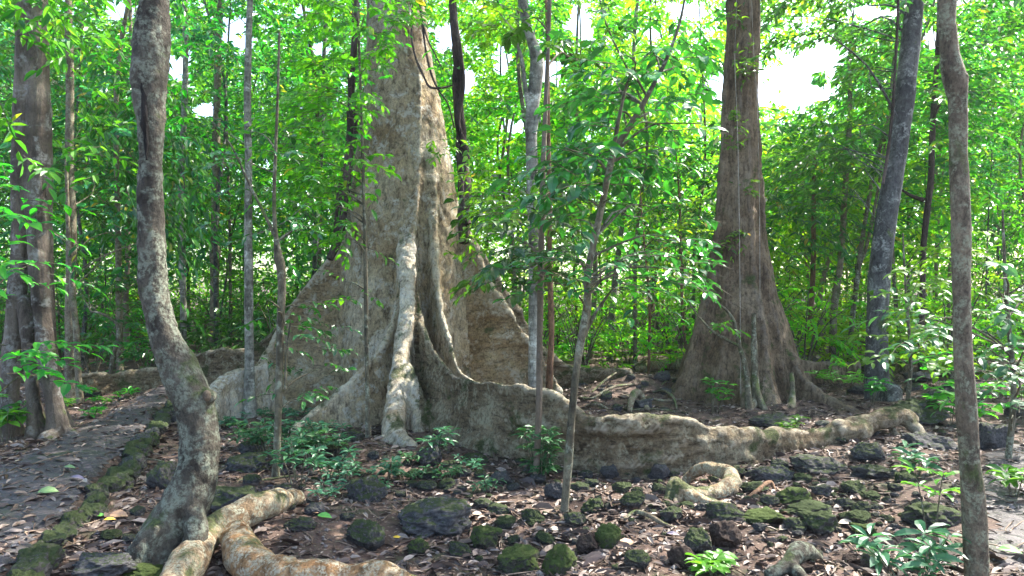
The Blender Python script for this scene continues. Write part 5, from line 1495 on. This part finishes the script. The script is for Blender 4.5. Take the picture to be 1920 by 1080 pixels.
broad_shrub(1890, 830, 6.3, 'shrub with broad pale glossy leaves behind the slim knobby trunk', [((1840, 620, 1950, 790), 22, 6), ((1700, 560, 1830, 660), 14, 4), ((1850, 480, 1960, 620), 12, 4)], 'leaf_herb', .14)
broad_shrub(1700, 720, 9.0, 'bright green shrub between the leaning trunk and the slim knobby trunk', [((1650, 540, 1800, 690), 34, 8), ((1700, 440, 1850, 560), 22, 5)], 'leaf_fresh', .16)
broad_shrub(-20, 800, 6.6, 'drooping leafy shrub in front of the fluted tree', [((-60, 640, 110, 720), 12, 4), ((-40, 470, 120, 560), 8, 4), ((-40, 300, 90, 420), 12, 4)], 'leaf_mid', .16)

# ------------------------------------------------------------------ light, air, camera
HAZE = .0005
if HAZE:
    x0, x1, y0, y1, z0, z1 = -80, 80, -6, 60, -1.5, 24
    V = A([(x, y, z) for z in (z0, z1) for y in (y0, y1) for x in (x0, x1)])
    o = build(MB().add(V, [A([(0, 2, 3, 1), (4, 5, 7, 6), (0, 1, 5, 4), (2, 6, 7, 3), (0, 4, 6, 2), (1, 3, 7, 5)])]), 'haze', [], smooth=())
    hm = bpy.data.materials.new('haze'); hm.use_nodes = True; ht = hm.node_tree; ht.nodes.clear()
    pv = ht.nodes.new('ShaderNodeVolumePrincipled'); pv.inputs['Color'].default_value = (.93, .97, 1, 1); pv.inputs['Density'].default_value = HAZE; pv.inputs['Anisotropy'].default_value = .35
    ho = ht.nodes.new('ShaderNodeOutputMaterial'); ht.links.new(pv.outputs[0], ho.inputs['Volume'])
    o.data.materials.append(hm); tag(o, None, None, kind='stuff')

SUN = A([.62, .42, .92]); SUN = SUN / np.linalg.norm(SUN)
el = math.asin(SUN[2]); az = math.atan2(SUN[0], SUN[1])
sl = bpy.data.lights.new('sun', 'SUN'); sl.energy = 4.2; sl.angle = math.radians(.5); sl.color = (1, .95, .86)
so = link('sun', sl); so.rotation_euler = Vector(tuple(-SUN)).to_track_quat('-Z', 'Y').to_euler()
w = bpy.data.worlds.new('World'); SC.world = w; w.use_nodes = True
nt = w.node_tree
sky = nt.nodes.new('ShaderNodeTexSky'); sky.sky_type = 'NISHITA'; sky.sun_disc = False
sky.sun_elevation = el; sky.sun_rotation = az; sky.air_density = 1.; sky.dust_density = 2.5
nt.links.new(sky.outputs[0], nt.nodes['Background'].inputs[0]); nt.nodes['Background'].inputs[1].default_value = .15

cam = bpy.data.cameras.new('camera'); co = link('camera', cam)
cam.sensor_width = 36; cam.lens = 18 / math.tan(math.radians(36)); cam.clip_end = 1500; cam.clip_start = .05
co.location = (0, 0, CAMZ); co.rotation_euler = (math.pi / 2, 0, 0)
SC.camera = co
vs = SC.view_settings; vs.view_transform = 'Standard'; vs.look = 'None'; vs.exposure = 2.5; vs.gamma = 1; vs.use_curve_mapping = False
cy = SC.cycles
cy.max_bounces = 8; cy.diffuse_bounces = 4; cy.transmission_bounces = 4; cy.glossy_bounces = 2; cy.transparent_max_bounces = 4
cy.sample_clamp_indirect = 6; cy.use_denoising = True
